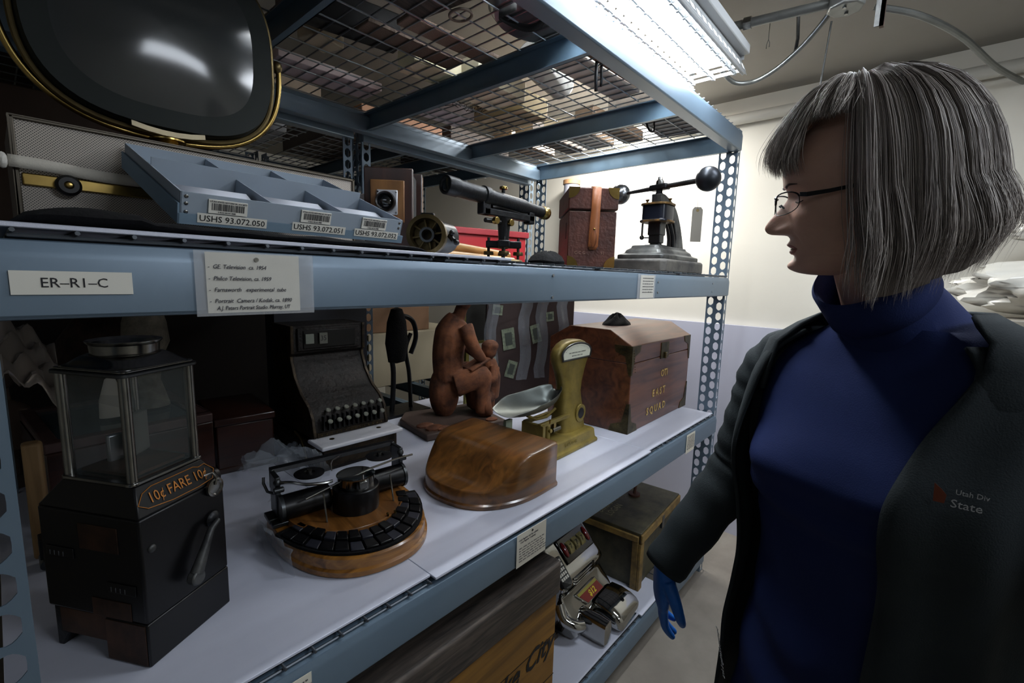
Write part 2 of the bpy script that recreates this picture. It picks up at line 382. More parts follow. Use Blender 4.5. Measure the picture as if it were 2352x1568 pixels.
def wire_deck(x0, x1, y0, y1, z, label, group, mt=mWire, dx=0.0508, dy=0.1016):
    b = B(); r = 0.0026; n = max(2, round((x1-x0)/dx)); k = max(2, round((y1-y0)/dy))
    for i in range(n+1):
        x = x0+(x1-x0)*i/n; b.cyl((x, y0-0.010, z), (x, y1+0.010, z), r, n=6)
    for j in range(k+1):
        y = y0+(y1-y0)*j/k; b.cyl((x0-0.004, y, z-2*r), (x1+0.004, y, z-2*r), r, n=6)
    return tag(b.obj('wire_deck', mt), label, 'wire deck', group)
names4 = ['above the television', 'between the television and the camera', 'above the leather case', 'nearest the end wall']
for i in range(4):
    wire_deck(0.02+i*0.61, 0.59+i*0.61, 0.004, RD-0.01, 2.336+0.006, 'wire mesh deck panel on the top level, the one '+names4[i], 'wire decks of the top level')
for i in range(4):
    wire_deck(0.02+i*0.61, 0.59+i*0.61, -0.002, RD-0.01, 1.650, 'wire mesh deck panel on the middle level, the one '+['under the television', 'under the wooden camera', 'under the leather case', 'under the embossing press'][i], 'wire decks of the middle level', mWireD)
for i in range(4):
    wire_deck(0.02+i*0.61, 0.59+i*0.61, 0.0, RD-0.01, 0.941, 'wire mesh deck panel under the lower white boards, the one '+['under the fare box', 'under the typewriter', 'under the scale', 'under the far trunk end'][i], 'wire decks of the lower level', mWireD)
for i in range(4):
    wire_deck(0.02+i*0.61, 0.59+i*0.61, 0.0, RD-0.01, 0.215, 'wire mesh deck panel on the lowest level, the one '+['nearest the left post', 'under the wooden crate', 'under the slot machine', 'under the olive chest'][i], 'wire decks of the lowest level', mWireD)
for i in range(4):
    xa = (-0.08, 0.56, 1.23, 1.86)[i]
    wire_deck(xa, xa+0.57, 1.31, 2.49, 2.322, 'wire mesh deck panel on top of the rear rack, '+['leftmost', 'left of its double posts', 'right of its double posts', 'rightmost'][i], 'wire decks of the rear rack', mWire)

def board(x0, x1, y0, y1, z0, label, group, t_=0.006):
    return tag(B().b2((x0, y0, z0), (x1, y1, z0+t_)).obj('shelf_board', mBoard, bevel=0.001, seg=1), label, 'shelf board', group)
board(-0.040, 0.60, 0.006, 1.2, 0.9438, 'white plastic shelf board under the fare box', 'white boards on the lower shelf')
board(0.6015, 1.68, -0.012, 1.2, 0.9438, 'white plastic shelf board under the typewriter cover', 'white boards on the lower shelf')
board(1.6815, 2.42, 0.0, 1.2, 0.9438, 'white plastic shelf board under the wooden trunk', 'white boards on the lower shelf')
board(0.004, 0.83, -0.006, 1.2, 1.6528, 'white edged shelf board under the television and the blue tray', 'boards on the middle shelf')
board(0.02, 1.70, 0.0, 1.2, 0.2178, 'white shelf board under the chrome slot machine', 'white boards on the lowest shelf')
board(1.7015, 1.95, -0.014, 1.2, 0.2178, 'white shelf board jutting out beside the olive chest', 'white boards on the lowest shelf')
ZL = 0.95; ZM = 1.6588; ZM2 = 1.6526; ZB = 0.2238

# ------------------------------------------------------------------ labels on the beams
def card(name, x, z, w, h, label, cat='label', y=-0.0195, mt=mPaper, sleeve=None):
    t = thing(name, label, cat, (x, y, z))
    if sleeve:
        a, b_, c, d = sleeve
        B().b2((-a, -0.0022, -c), (w+b_, -0.0004, h+d)).obj('plastic_sleeve', mGlassP, t)
        B().b2((0, -0.0016, 0), (w, -0.0010, h)).obj('paper', mt, t)
    else: B().b2((0, -0.0008, 0), (w, 0.0, h)).obj('paper', mt, t)
    return t
t = card('shelf_label', 0.0135, 1.5803, 0.103, 0.0262, 'white shelf label reading ER-R1-C on the middle beam', mt=mWhite)
text('lettering', 'ER–R1–C', 0.0155, XZ((0.0515, -0.0012, 0.0128)), mInk, t, sx=0.95, align='CENTER')
t = card('inventory_card', 0.1945, 1.5535, 0.125, 0.083, 'handwritten inventory card in a clear sleeve listing televisions and a portrait camera', 'card', y=-0.0205, sleeve=(0.013, 0.022, 0.004, 0.002))
hand = [('-  GE. Television  ca. 1954', 0.0675, 0.9), ('-  Philco Television, ca. 1959', 0.0515, 0.9), ('-  Farnsworth   experimental  tube', 0.036, 0.93), ('-  Portrait  Camera / Kodak, ca. 1890', 0.0205, 0.93), ('     A.J. Peters Portrait Studio. Murray, UT', 0.0105, 0.80)]
for s, z, k in hand: text('handwriting', s, 0.0082, XZ((0.002, -0.0030, z-0.004)), mInk2, t, sx=k*0.95, shear=0.25)
B().cyl((0.064, -0.0032, 0.075), (0.064, -0.002, 0.075), 0.0032, n=12).obj('pin', mNickel, t)
def scribble(t, w, h, rows, n0, x0=0.08, mt=mInk2, y=-0.0014, seed=1):
    rnd = random.Random(seed); b = B()
    for r in range(rows):
        z = h*(0.86-0.74*r/rows); x = w*x0; 
        while x < w*0.9:
            l = w*rnd.uniform(0.04, 0.13); b.b2((x, y-0.0003, z), (min(x+l, w*0.95), y, z+h*0.018)); 
            for q in range(int(l/(w*0.02))):
                xx = x+q*w*0.022; b.b2((xx, y-0.0003, z-h*0.012), (xx+w*0.006, y, z+h*(0.02+0.02*rnd.random())))
            x += l+w*0.03
    return b.obj('handwriting', mt, t, smooth=False)
t = card('inventory_card', 1.475, 1.556, 0.105, 0.078, 'small pale card in a crumpled sleeve under the embossing press', 'card', sleeve=(0.02, 0.01, 0.002, 0.003))
scribble(t, 0.105, 0.078, 6, 5, x0=0.15, seed=3, y=-0.0024)
t = card('inventory_card', 0.865, 0.846, 0.126, 0.094, 'handwritten card on the lower beam below the typewriter cover', 'card', y=-0.0205)
text('handwriting', '-Cash Register and key cabinet\n    Cash Register Company', 0.0078, XZ((0.006, -0.001, 0.072)), mInk2, t, sx=0.85, shear=0.3)
scribble(t, 0.126, 0.06, 6, 5, seed=5)
B().cyl((0.064, -0.002, 0.086), (0.064, 0.0, 0.086), 0.003, n=10).obj('pin', mInk, t)
t = card('inventory_card', 2.03, 0.842, 0.10, 0.088, 'handwritten card on the lower beam nearest the end wall', 'card', y=-0.0205)
scribble(t, 0.10, 0.088, 9, 5, seed=8)
t = card('inventory_card', 0.255, 0.835, 0.062, 0.085, 'pale card on the lower beam at the very bottom edge, left of the crate', 'card', y=-0.0205)
scribble(t, 0.062, 0.085, 6, 5, seed=9)

# ================================================================== LOWER SHELF
# ---- fare box
mCop = mat('copper_patina', '#5b4030', 0.45, 0.7, c2='#2c221d', vs=10)
mGold = mat('gold_leaf_lettering', '#b9742a', 0.5, 0.3)
t = thing('fare_box', 'antique black fare box with a glass coin chamber and a crank', 'fare box', (0.124, 0.144, ZL), rad(30))
fw, fd = 0.166, 0.21
B().b2((0, 0, 0.078), (fw, fd, 0.262)).obj('body', mBlackG, t, bevel=0.004)
b = B(); b.b2((0, 0.0, 0), (fw, 0.088, 0.078)); b.b2((0.006, 0.088, 0.028), (fw, 0.205, 0.078)); b.obj('base', mBlack, t, bevel=0.003)
B().b2((-0.0015, 0.004, 0.003), (0.0, 0.086, 0.076)).obj('front_plate', mCop, t, bevel=0.0006)
B().b2((0.0035, 0.090, 0.030), (0.0055, 0.190, 0.076)).obj('recessed_plate', mCop, t)
B().prism([(0, 0.078), (0, 0.030), (-0.016, 0.028), (-0.004, 0.012), (0.002, 0.0), (0.014, 0.0), (0.014, 0.078)], -0.10, 0.0, R=Matrix(((0, 0, 1), (1, 0, 0), (0, 1, 0))), c=(0.105, 0.191, 0)).obj('foot', mIron, t, bevel=0.002)
# sloped shoulders
def rect(z, a0, a1, b0, b1, c=0): return [Vector((a0, b0, z)), Vector((a1, b0, z)), Vector((a1, b1, z)), Vector((a0, b1, z))]
B().loft([rect(0.262, 0, fw, 0, fd), rect(0.31, 0.015, 0.142, 0.022, 0.168)]).obj('shoulder', mBlackG, t, bevel=0.003)
PX0, PX1, PY0, PY1 = 0.02, 0.135, 0.03, 0.158
def ogee_plate(z0, z1, g, mt, name, par):
    pts = []
    for (cx, cy, a0) in ((PX0, PY0, 180), (PX1, PY0, 270), (PX1, PY1, 0), (PX0, PY1, 90)):
        for k in range(7):
            a = rad(a0-20+k*130/6); pts.append((cx+math.cos(a)*(0.009+g), cy+math.sin(a)*(0.009+g)))
    return B().prism(pts, z0, z1).obj(name, mt, par, bevel=0.0015)
ogee_plate(0.310, 0.316, 0.002, mNickel, 'lower_rim', t); ogee_plate(0.490, 0.496, 0.004, mGun, 'upper_rim', t); ogee_plate(0.496, 0.500, -0.001, mNickel, 'cap_plate', t)
for x in (PX0, PX1):
    for y in (PY0, PY1): B().cyl((x, y, 0.316), (x, y, 0.49), 0.0078, n=20).obj('post', mNickel, t)
for (a, b_) in (((PX0, PY0-0.001), (PX1, PY0+0.001)), ((PX0, PY1-0.001), (PX1, PY1+0.001)), ((PX0-0.001, PY0), (PX0+0.001, PY1)), ((PX1-0.001, PY0), (PX1+0.001, PY1))):
    B().b2((a[0], a[1], 0.317), (b_[0], b_[1], 0.489)).obj('glass_pane', mGlass, t)
B().add([(PX0, PY0, 0.44), (PX1, PY0, 0.415), (PX1, PY1, 0.42), (PX0, PY1, 0.452)], [(0, 1, 2, 3)]).obj('baffle', mGlass, t, solid=0.002)
B().box((0.09, 0.10, 0.37), (0.05, 0.012, 0.075), rz=0.4).obj('coin_plate', mat('dull_zinc', '#70736c', 0.5, 0.7, var=0.3), t, bevel=0.003)
B().box((0.075, 0.13, 0.34), (0.028, 0.01, 0.06), rz=-0.2).obj('coin_plate', mWire, t, bevel=0.003)
B().b2((PX0+0.01, PY0+0.01, 0.318), (PX1-0.01, PY1-0.01, 0.323)).obj('tray', mCop, t)
cx, cy = (PX0+PX1)/2, (PY0+PY1)/2
rings = []
for k in range(9):
    u = k/8; pr_ = 6*(1-u)+2*u
    a = (0.066*(1-u)+0.047*u) if k else 0.066; bb = (0.072*(1-u)+0.047*u)
    z = 0.500+0.016*u*u*(3-2*u)+0.002*u
    rings.append([Vector((cx+p[0], cy+p[1], z)) for p in superell(a, bb, pr_, 40)])
B().loft(rings, cap=False).obj('hood', mNickel, t, solid=0.0015)
B().lathe([(0.0465, 0.517), (0.047, 0.519), (0.048, 0.534), (0.052, 0.5385), (0.0525, 0.5405), (0.050, 0.541), (0.044, 0.537), (0.040, 0.526), (0.02, 0.518), (0.0, 0.517)], c=(cx, cy, 0), n=48).obj('coin_funnel', mNickel, t)
# FARE sign on the right shoulder
slope = Vector((0, 0.022, 0.048)).normalized()
MF = frame((0.083, 0.0075, 0.2835), (1, 0, 0), slope)
n_ = MF.to_3x3() @ Vector((0, 0, 1))
MF.translation = Vector((0.083, 0.0105, 0.2855)) + n_*0.0012
hexp = [(-0.075, -0.004), (-0.062, -0.014), (-0.02, -0.019), (0.03, -0.019), (0.062, -0.016), (0.072, 0.0), (0.058, 0.016), (0.045, 0.014), (0.035, 0.018), (-0.045, 0.018), (-0.062, 0.012)]
B().tube([MF @ Vector((x, y, 0)) for x, y in hexp], 0.0007, n=5, closed=True).obj('sign_border', mGold, t)
text('lettering', '10¢ FARE 10¢', 0.0255, MF @ Matrix.Translation((0, -0.0005, 0)), mGold, t, sx=0.78, align='CENTER')
# crank, medallion, knobs on the right face (plane v=0)
B().lathe([(0, 0), (0.014, 0), (0.015, 0.004), (0.012, 0.008), (0.006, 0.010), (0, 0.010)], c=(0.135, 0, 0.195), R=Matrix.Rotation(rad(90), 3, 'X'), n=24).obj('crank_hub', mIron, t)
b = B(); b.tube([(0.135, -0.014, 0.195), (0.115, -0.018, 0.188), (0.10, -0.02, 0.165), (0.078, -0.02, 0.125)], [0.005, 0.006, 0.0075, 0.011], n=12)
cr = b.obj('crank_arm', mIronG, t)
B().cyl((0.076, -0.028, 0.118), (0.076, -0.012, 0.118), 0.0135, n=20).obj('crank_knob', mIronG, cr, bevel=0.003)
B().sph((0.018, 0, 0.205), (0.007, 0.004, 0.007)).obj('rivet', mIronG, t)
b = B(Matrix.Translation((0.140, -0.004, 0.257)) @ Matrix.Rotation(rad(90), 4, 'X'))
b.lathe([(0, 0.004), (0.012, 0.003), (0.014, 0.0055), (0.0175, 0.005), (0.018, 0.0)], n=30)
b.obj('coin_medallion', mNickel, t)
B().tube([(0.123, -0.001, 0.286), (0.136, -0.006, 0.287), (0.142, -0.009, 0.275), (0.14, -0.008, 0.262)], 0.0022, n=8).obj('latch', mNickel, t)
B().lathe([(0, 0), (0.018, 0), (0.016, 0.01), (0, 0.02)], c=(fw, 0.03, 0.262), R=Matrix.Rotation(rad(90), 3, 'Y'), n=20).obj('side_knob', mBlack, t)
# panels, counters on the left face (plane u=0)
B().b2((-0.0012, 0.045, 0.198), (0.0005, 0.125, 0.243)).obj('name_plate', mCop, t, bevel=0.0006)
B().b2((-0.0012, 0.03, 0.08), (0.0005, 0.11, 0.112)).obj('lower_plate', mCop, t, bevel=0.0006)
MLf = lambda y, z: frame((-0.0024, y, z), (0, -1, 0), (0, 0, 1))
for (y, z) in ((0.185, 0.176), (0.062, 0.128)):
    B().b2((-0.002, y-0.046, z), (0.0, y+0.012, z+0.018)).obj('counter_window', mBlackG, t, bevel=0.001)
    text('counter_digits', '1 1 1 1', 0.012, MLf(y+0.006, z+0.006), mWire, t)

# ---- typewriter (semicircular base)
mOak = wood('oak_varnished', '#5f3b14', '#a5702f', 6, 0, 0.32, 0.4)
mOakD = wood('oak_dark', '#4a2c10', '#8a5a28', 5, 1, 0.35, 0.3)
t = thing('antique_typewriter', 'antique typewriter with a curved black keyboard on a half-round oak base', 'typewriter', (0.585, 0.36, ZL), rad(-7))
def dshape(w, dfront, dback, n=28, p=2.3, clip=0.05):
    pts = []
    for k in range(n+1):
        a = PI + PI*k/n; c = math.cos(a); s_ = math.sin(a)
        pts.append((w/2*math.copysign(abs(c)**(2/p), c), dfront*math.copysign(abs(s_)**(2/p), s_)))
    pts += [(w/2, dback-clip), (w/2-clip, dback), (-w/2+clip, dback), (-w/2, dback-clip)]
    return pts
def inset(pts, k): return [(x*k, y*k) for x, y in pts]
base = dshape(0.37, 0.275, 0.09)
b = B()
b.loft([[Vector((x, y, z)) for x, y in inset(base, k)] for k, z in ((0.985, 0.0), (1.0, 0.003), (1.0, 0.014), (0.975, 0.018), (0.97, 0.040), (0.955, 0.044))])
b.obj('base', mOak, t)
top = dshape(0.30, 0.17, 0.075, p=2.1, clip=0.03)
B().loft([[Vector((x, y, z)) for x, y in inset(top, k)] for k, z in ((1.0, 0.044), (1.0, 0.058), (0.99, 0.0605), (0.97, 0.060))]).obj('top_board', mOakD, t)
# keyboard: two curved rows of separate keys
def arc_pt(a, r, z, sx=1.0): return Vector((math.sin(a)*r*sx, -math.cos(a)*r, z))
def arcblock(a0, a1, r0, r1, z0, z1, n=1):
    vs = []
    for a in (a0, a1):
        for r in (r0, r1):
            for z in (z0, z1): vs.append(arc_pt(a, r, z, 0.72) + Vector((0, 0.0, 0)))
    return vs, [(0,1,3,2), (4,6,7,5), (0,4,5,1), (2,3,7,6), (0,2,6,4), (1,5,7,3)]
bed = B()
for k in range(24):
    a0 = rad(-78+k*156/24); a1 = rad(-78+(k+1)*156/24)
    vs, fs = arcblock(a0, a1, 0.176, 0.262, 0.044, 0.050); bed.add(vs, fs)
bed.obj('keyboard_bed', mBlackM, t)
nk = 15
for row in (0, 1):
    r0 = 0.182+row*0.038; zk = 0.060-row*0.006
    for k in range(nk):
        a0 = rad(-74+k*148/nk+0.5); a1 = rad(-74+(k+1)*148/nk-0.5)
        vs, fs = arcblock(a0, a1, r0, r0+0.035, 0.050, zk+0.002*((k*7+row) % 3))
        B().add(vs, fs).obj('key', mBlackG if (k+row) % 3 else mat('worn_key', '#23242c', 0.4), t, bevel=0.002) if k < 40 else None
# turret
B().lathe([(0.0, 0.0605), (0.058, 0.0605), (0.058, 0.118), (0.056, 0.120), (0, 0.120)], c=(0.01, -0.06, 0), n=48).obj('turret_drum', mBlack, t)
B().lathe([(0.0, 0.120), (0.046, 0.120), (0.047, 0.124), (0.0465, 0.146), (0.048, 0.149), (0.040, 0.150), (0.0, 0.146)], c=(0.01, -0.06, 0), n=48).obj('type_shuttle', mChrome, t)
B().cyl((0.01, -0.105, 0.149), (0.01, -0.105, 0.162), 0.002, n=8).obj('index_pin', mChrome, t)
B().box((0.01, -0.107, 0.134), (0.020, 0.003, 0.018)).obj('index_window', mNickel, t, bevel=0.001)
for s in (-1, 1):
    sp = B().lathe([(0, 0), (0.026, 0), (0.036, 0.003), (0.037, 0.006), (0.03, 0.008), (0.014, 0.008), (0.013, 0.005), (0.008, 0.005), (0.006, 0.012), (0, 0.012)], c=(0.01+s*0.095, -0.015+0.02, 0.148), n=36).obj('ribbon_spool', mBlack, t)
    B().cyl((0.01+s*0.095, 0.005, 0.155), (0.01+s*0.095, 0.005, 0.164), 0.006, n=6).obj('spool_nut', mNickel, sp)
    B().cyl((0.01+s*0.088, -0.095, 0.060), (0.01+s*0.088, -0.075, 0.128), 0.0022, n=8).obj('guide_rod', mNickel, t)
# carriage rails and cylinder
B().cyl((-0.155, -0.012, 0.088), (-0.045, -0.012, 0.088), 0.031, n=32).obj('paper_cylinder', mBlackG, t)
B().cyl((0.065, -0.012, 0.088), (0.168, -0.012, 0.088), 0.031, n=32).obj('paper_cylinder', mBlackG, t)
for x in (-0.16, 0.165): B().lathe([(0.024, -0.004), (0.034, -0.004), (0.034, 0.004), (0.024, 0.004)], c=(x, -0.012, 0.088), R=Matrix.Rotation(rad(90), 3, 'Y'), n=28).obj('cylinder_ring', mGun, t)
b = B(); b.prism([(0, 0), (0.004, 0.010), (0.018, 0.012), (0.022, 0.006), (0.02, 0)], -0.165, 0.172, R=Matrix(((0, 0, 1), (1, 0, 0), (0, 1, 0))), c=(0, 0.045, 0.158)); b.obj('paper_table', mIron, t, bevel=0.001)
B().tube([(-0.12, -0.075, 0.125), (-0.04, -0.068, 0.140), (0.05, -0.055, 0.150), (0.13, -0.04, 0.151), (0.188, -0.035, 0.150)], 0.0028, n=8).obj('carriage_rail', mNickel, t)
B().tube(spline([(-0.158, -0.005, 0.150), (-0.14, -0.03, 0.156), (-0.11, -0.05, 0.150), (-0.07, -0.06, 0.146), (-0.05, -0.06, 0.146)], 5), 0.004, n=8).obj('return_lever', mNickel, t)
for x in (-0.162, 0.168):
    b = B(); b.box((x, 0.02, 0.115), (0.012, 0.05, 0.10)); b.cyl((x, 0.05, 0.12), (x, 0.05, 0.168), 0.006); b.sph((x, 0.0, 0.15), 0.010, n=10); b.cyl((x-0.012, -0.01, 0.135), (x+0.012, -0.01, 0.135), 0.007, n=12)
    b.obj('carriage_end', mGun, t, bevel=0.002)
B().tube([(-0.168, 0.01, 0.12), (-0.180, 0.02, 0.125), (-0.186, 0.03, 0.145), (-0.184, 0.035, 0.158)], 0.0035, n=8).obj('end_lever', mGun, t)
b = B(); b.box((-0.158, -0.02, 0.054), (0.05, 0.02, 0.01)); b.box((-0.17, 0.02, 0.056), (0.03, 0.05, 0.012)); b.obj('foot_bracket', mGun, t, bevel=0.002)
B().tube([(-0.03, 0.0, 0.146), (-0.03, 0.005, 0.163), (-0.02, 0.02, 0.166), (0.01, 0.04, 0.166)], 0.0018, n=6).obj('card_holder', mNickel, t)
for x in (0.055, 0.075):
    B().cyl((x-0.005, -0.158, 0.060), (x-0.005, -0.158, 0.068), 0.0035, n=8).obj('screw', mBrass, t)
tag(B().loft([[Vector((0.385+0.005*math.sin(i*1.9), 0.42-i*0.03, ZL+0.001)) for i in range(8)], [Vector((0.384+0.004*math.sin(i*2.3), 0.41-i*0.028, ZL+0.05+0.006*math.sin(i))) for i in range(8)], [Vector((0.39+0.004*math.sin(i*2.9), 0.415-i*0.027, ZL+0.056)) for i in range(8)]], closed=False, cap=False).obj('plastic_strip', mBag, solid=0.0006), 'crumpled clear plastic strip lying against the left end of the typewriter base', 'plastic wrap')

# ---- typewriter cover
mCov = wood('mahogany_cover', '#4a2e12', '#805424', 4, 1, 0.28, 0.5)
t = thing('typewriter_cover', 'polished brown wooden typewriter cover with a stepped curved top', 'wooden cover', (1.08, 0.262, ZL), rad(-90+3))
fp = dshape(0.385, 0.245, 0.085, p=2.35, clip=0.012)
def height(y):   # y: -0.245 front .. 0.085 back
    u = min(1, max(0, (y+0.205)/0.14)); return 0.058+0.082*(u*u*(3-2*u))+0.03*(y+0.06)
nseg = 26
outer = fp
rings = [[Vector((x*k, y*k, z)) for x, y in outer] for k, z in ((1.015, 0.0), (1.025, 0.004), (1.025, 0.012), (1.0, 0.016))]
rings.append([Vector((x, y, height(y)-0.006)) for x, y in outer])
rings.append([Vector((x*0.992, y*0.992, height(y)-0.0015)) for x, y in outer])
b = B(); b.loft(rings, cap=False)
# top skin as strips between mirrored points
n_o = len(outer)
tops = []
for k in (0.975, 0.9, 0.8, 0.7, 0.6, 0.5, 0.4, 0.3, 0.2, 0.1, 0.0):
    tops.append([Vector((x*k, (y+0.05)*k-0.05, height((y+0.05)*k-0.05))) for x, y in outer])
b.loft([rings[-1]]+tops, cap=False)
b.obj('shell', mCov, t, sharp=50)
B().box((-0.186, -0.09, 0.02), (0.012, 0.014, 0.012)).obj('latch', mBrassD, t, bevel=0.002)

# ---- cash register
mReg = mat('cast_bronze_register', '#3e3220', 0.5, 0.6, c2='#1a130e', vs=22, bump=1.0, bs=55)
mRegD = mat('dark_cast_bronze', '#1c1511', 0.65, 0.3, c2='#0c0908', vs=20, bump=1.2, bs=60)
mMarble = mat('white_marble', '#dcdde4', 0.22, 0, var=0.04, vs=5)
t = thing('cash_register', 'ornate bronze cash register with a white marble ledge and rows of round keys', 'cash register', (0.675, 0.66, ZL), rad(-1))
B().b2((0.0, 0.03, 0.0), (0.30, 0.42, 0.084)).obj('drawer_case', mReg, t, bevel=0.004)
B().b2((0.012, 0.024, 0.010), (0.288, 0.03, 0.072)).obj('drawer_front', mReg, t, bevel=0.002)
B().b2((-0.004, 0.024, 0.0), (0.304, 0.426, 0.010)).obj('plinth', mRegD, t, bevel=0.003)
sl = B().b2((-0.008, -0.012, 0.0845), (0.300, 0.100, 0.0985)).obj('marble_ledge', mMarble, t, bevel=0.005, seg=3)
for x in (0.055, 0.235): B().lathe([(0, 0.0985), (0.008, 0.0985), (0.0085, 0.1), (0, 0.1)], c=(x, 0.05, 0), n=20).obj('ledge_button', mBrassD, sl)
b = B()
prof = [(0.09, 0.098), (0.085, 0.105), (0.10, 0.165), (0.125, 0.20), (0.185, 0.235), (0.235, 0.29), (0.26, 0.345), (0.262, 0.36), (0.25, 0.37), (0.25, 0.47), (0.42, 0.47), (0.42, 0.098)]
b.loft([[Vector((x, y, z)) for y, z in prof] for x in (0.012, 0.288)]); b.obj('cabinet', mRegD, t, bevel=0.003)
for x in (0.006, 0.294-0.012):
    B().loft([[Vector((x+d, y-0.006, z+0.001)) for y, z in prof] for d in (0, 0.012)]).obj('side_frame', mReg, t, bevel=0.002)
B().b2((0.02, 0.082, 0.100), (0.28, 0.095, 0.116)).obj('beaded_rail', mReg, t, bevel=0.001)
for k in range(14): B().sph((0.035+k*0.0177, 0.0825, 0.108), 0.0035, n=8).obj('bead', mBrassD, t)
b = B()
for k in range(13): b.b2((0.040+k*0.0178, 0.074, 0.122), (0.043+k*0.0178, 0.092, 0.172))
b.obj('key_slot_bars', mIron, t)
mKey = mat('key_top', '#8d9085', 0.3, 0.4)
for r in range(2):
    for k in range(7):
        x = 0.055+k*0.0335+r*0.010; y = 0.060+r*0.035; z = 0.158+r*0.03
        kk = B().cyl((x, y+0.035, z-0.012), (x, y, z), 0.003, n=8).obj('key', mIron, t)
        B().lathe([(0, 0), (0.0085, 0.001), (0.009, 0.005), (0.007, 0.007), (0, 0.0065)], c=(x, y, z-0.002), R=Matrix.Rotation(rad(35), 3, 'X'), n=14).obj('key_cap', mKey, kk)
B().b2((0.03, 0.242, 0.378), (0.27, 0.252, 0.462)).obj('indicator_frame', mRegD, t, bevel=0.003)
B().b2((0.05, 0.238, 0.388), (0.25, 0.243, 0.452)).obj('indicator_window', mBlackG, t, bevel=0.001)
B().b2((0.055, 0.232, 0.405), (0.085, 0.238, 0.440)).obj('indicator_flag', mat('pale_flag', '#6f746a', 0.6), t)
B().b2((0.105, 0.230, 0.402), (0.135, 0.237, 0.442)).obj('indicator_flag', mat('dim_flag', '#5a5a52', 0.6), t)
text('numerals', '35', 0.026, XZ((0.108, 0.2295, 0.422)), mInk, t, sx=0.9)

# ---- clay statue
mClay = mat('terracotta', '#7a482a', 0.85, 0, c2='#3f2214', vs=14, bump=0.5, bs=45)
mClayL = mClay
t = thing('clay_statue', 'terracotta statue of a seated adult leaning over a small child on a slab', 'statue', (1.33, 0.80, ZL), rad(-12)); t.scale = (1.0, 1.0, 1.0)
B().prism([(-0.19, -0.17), (0.20, -0.17), (0.21, 0.15), (-0.14, 0.17), (-0.20, 0.08)], 0, 0.03).obj('slab', mat('statue_base_dark', '#4b3a32', 0.7, var=0.3), t, bevel=0.006)
def limb(b, pts, rs, n=14): b.tube(spline(pts, 5), [rs[0]+(rs[-1]-rs[0])*0]*0 or interp(rs, (len(pts)-1)*5+1), n=n)
def interp(rs, k):
    out = []
    for i in range(k):
        u = i/(k-1)*(len(rs)-1); a = int(min(u, len(rs)-2)); out.append(rs[a]+(rs[a+1]-rs[a])*(u-a))
    return out
b = B()
b.M = Matrix.Translation((0.055, 0, 0)) @ Matrix.Diagonal((0.92, 0.92, 1.06, 1))
b.sph((-0.06, 0.05, 0.13), (0.075, 0.08, 0.12), n=20)                       # stump / seat
limb(b, [(-0.04, 0.03, 0.18), (-0.045, 0.04, 0.28), (-0.03, 0.035, 0.38), (0.0, 0.02, 0.45)], [0.075, 0.078, 0.082, 0.05])      # torso
limb(b, [(0.0, 0.02, 0.45), (0.01, 0.01, 0.49)], [0.032, 0.03])
b.sph((0.018, 0.0, 0.535), (0.045, 0.04, 0.055), n=18)                      # head
b.sph((0.055, -0.004, 0.53), (0.012, 0.01, 0.012), n=8)
b.lathe([(0, 0.0), (0.062, 0.0), (0.060, 0.006), (0.045, 0.012), (0.04, 0.035), (0.0, 0.045)], c=(0.012, 0.0, 0.565), n=20)        # hat
limb(b, [(0.0, -0.05, 0.42), (0.02, -0.085, 0.34), (0.09, -0.07, 0.27)], [0.036, 0.032, 0.022])     # near arm
limb(b, [(0.0, 0.08, 0.42), (0.06, 0.09, 0.34), (0.12, 0.03, 0.28)], [0.036, 0.030, 0.022])
limb(b, [(-0.04, -0.03, 0.17), (0.04, -0.07, 0.20), (0.085, -0.08, 0.20), (0.08, -0.08, 0.12), (0.075, -0.085, 0.045)], [0.055, 0.05, 0.046, 0.035, 0.028])
limb(b, [(-0.04, 0.05, 0.17), (0.06, 0.06, 0.20), (0.10, 0.06, 0.19), (0.10, 0.05, 0.11), (0.10, 0.04, 0.045)], [0.055, 0.05, 0.046, 0.035, 0.028])
b.sph((0.10, -0.09, 0.042), (0.045, 0.02, 0.016), n=12); b.sph((0.125, 0.035, 0.042), (0.045, 0.02, 0.016), n=12)
o_ = b.obj('adult_figure', mClay, t); md = o_.modifiers.new('rm', 'REMESH'); md.mode = 'VOXEL'; md.voxel_size = 0.005; md.use_smooth_shade = True; md = o_.modifiers.new('sm', 'SMOOTH'); md.iterations = 6
b = B(Matrix.Translation((0.045, 0, 0)))
limb(b, [(0.16, -0.02, 0.10), (0.165, -0.02, 0.20), (0.155, -0.02, 0.28)], [0.045, 0.048, 0.03])
b.sph((0.15, -0.025, 0.325), (0.038, 0.035, 0.042), n=18); b.sph((0.118, -0.028, 0.318), (0.01, 0.008, 0.009), n=8)
b.sph((0.155, -0.025, 0.345), (0.042, 0.04, 0.03), n=14)
limb(b, [(0.16, -0.06, 0.25), (0.13, -0.09, 0.20), (0.10, -0.07, 0.22)], [0.024, 0.02, 0.015])
limb(b, [(0.16, -0.03, 0.11), (0.11, -0.06, 0.12), (0.10, -0.09, 0.08), (0.11, -0.10, 0.04)], [0.035, 0.03, 0.024, 0.018])
limb(b, [(0.17, 0.0, 0.11), (0.17, -0.01, 0.06), (0.17, -0.03, 0.035)], [0.034, 0.025, 0.018])
o_ = b.obj('child_figure', mClay, t); md = o_.modifiers.new('rm', 'REMESH'); md.mode = 'VOXEL'; md.voxel_size = 0.004; md.use_smooth_shade = True; md = o_.modifiers.new('sm', 'SMOOTH'); md.iterations = 5
b = B(); b.box((0.11, -0.05, 0.275), (0.11, 0.09, 0.012), R=Matrix.Rotation(rad(-25), 3, 'Y')); b.obj('open_book', mClay, t, bevel=0.004)
b = B()
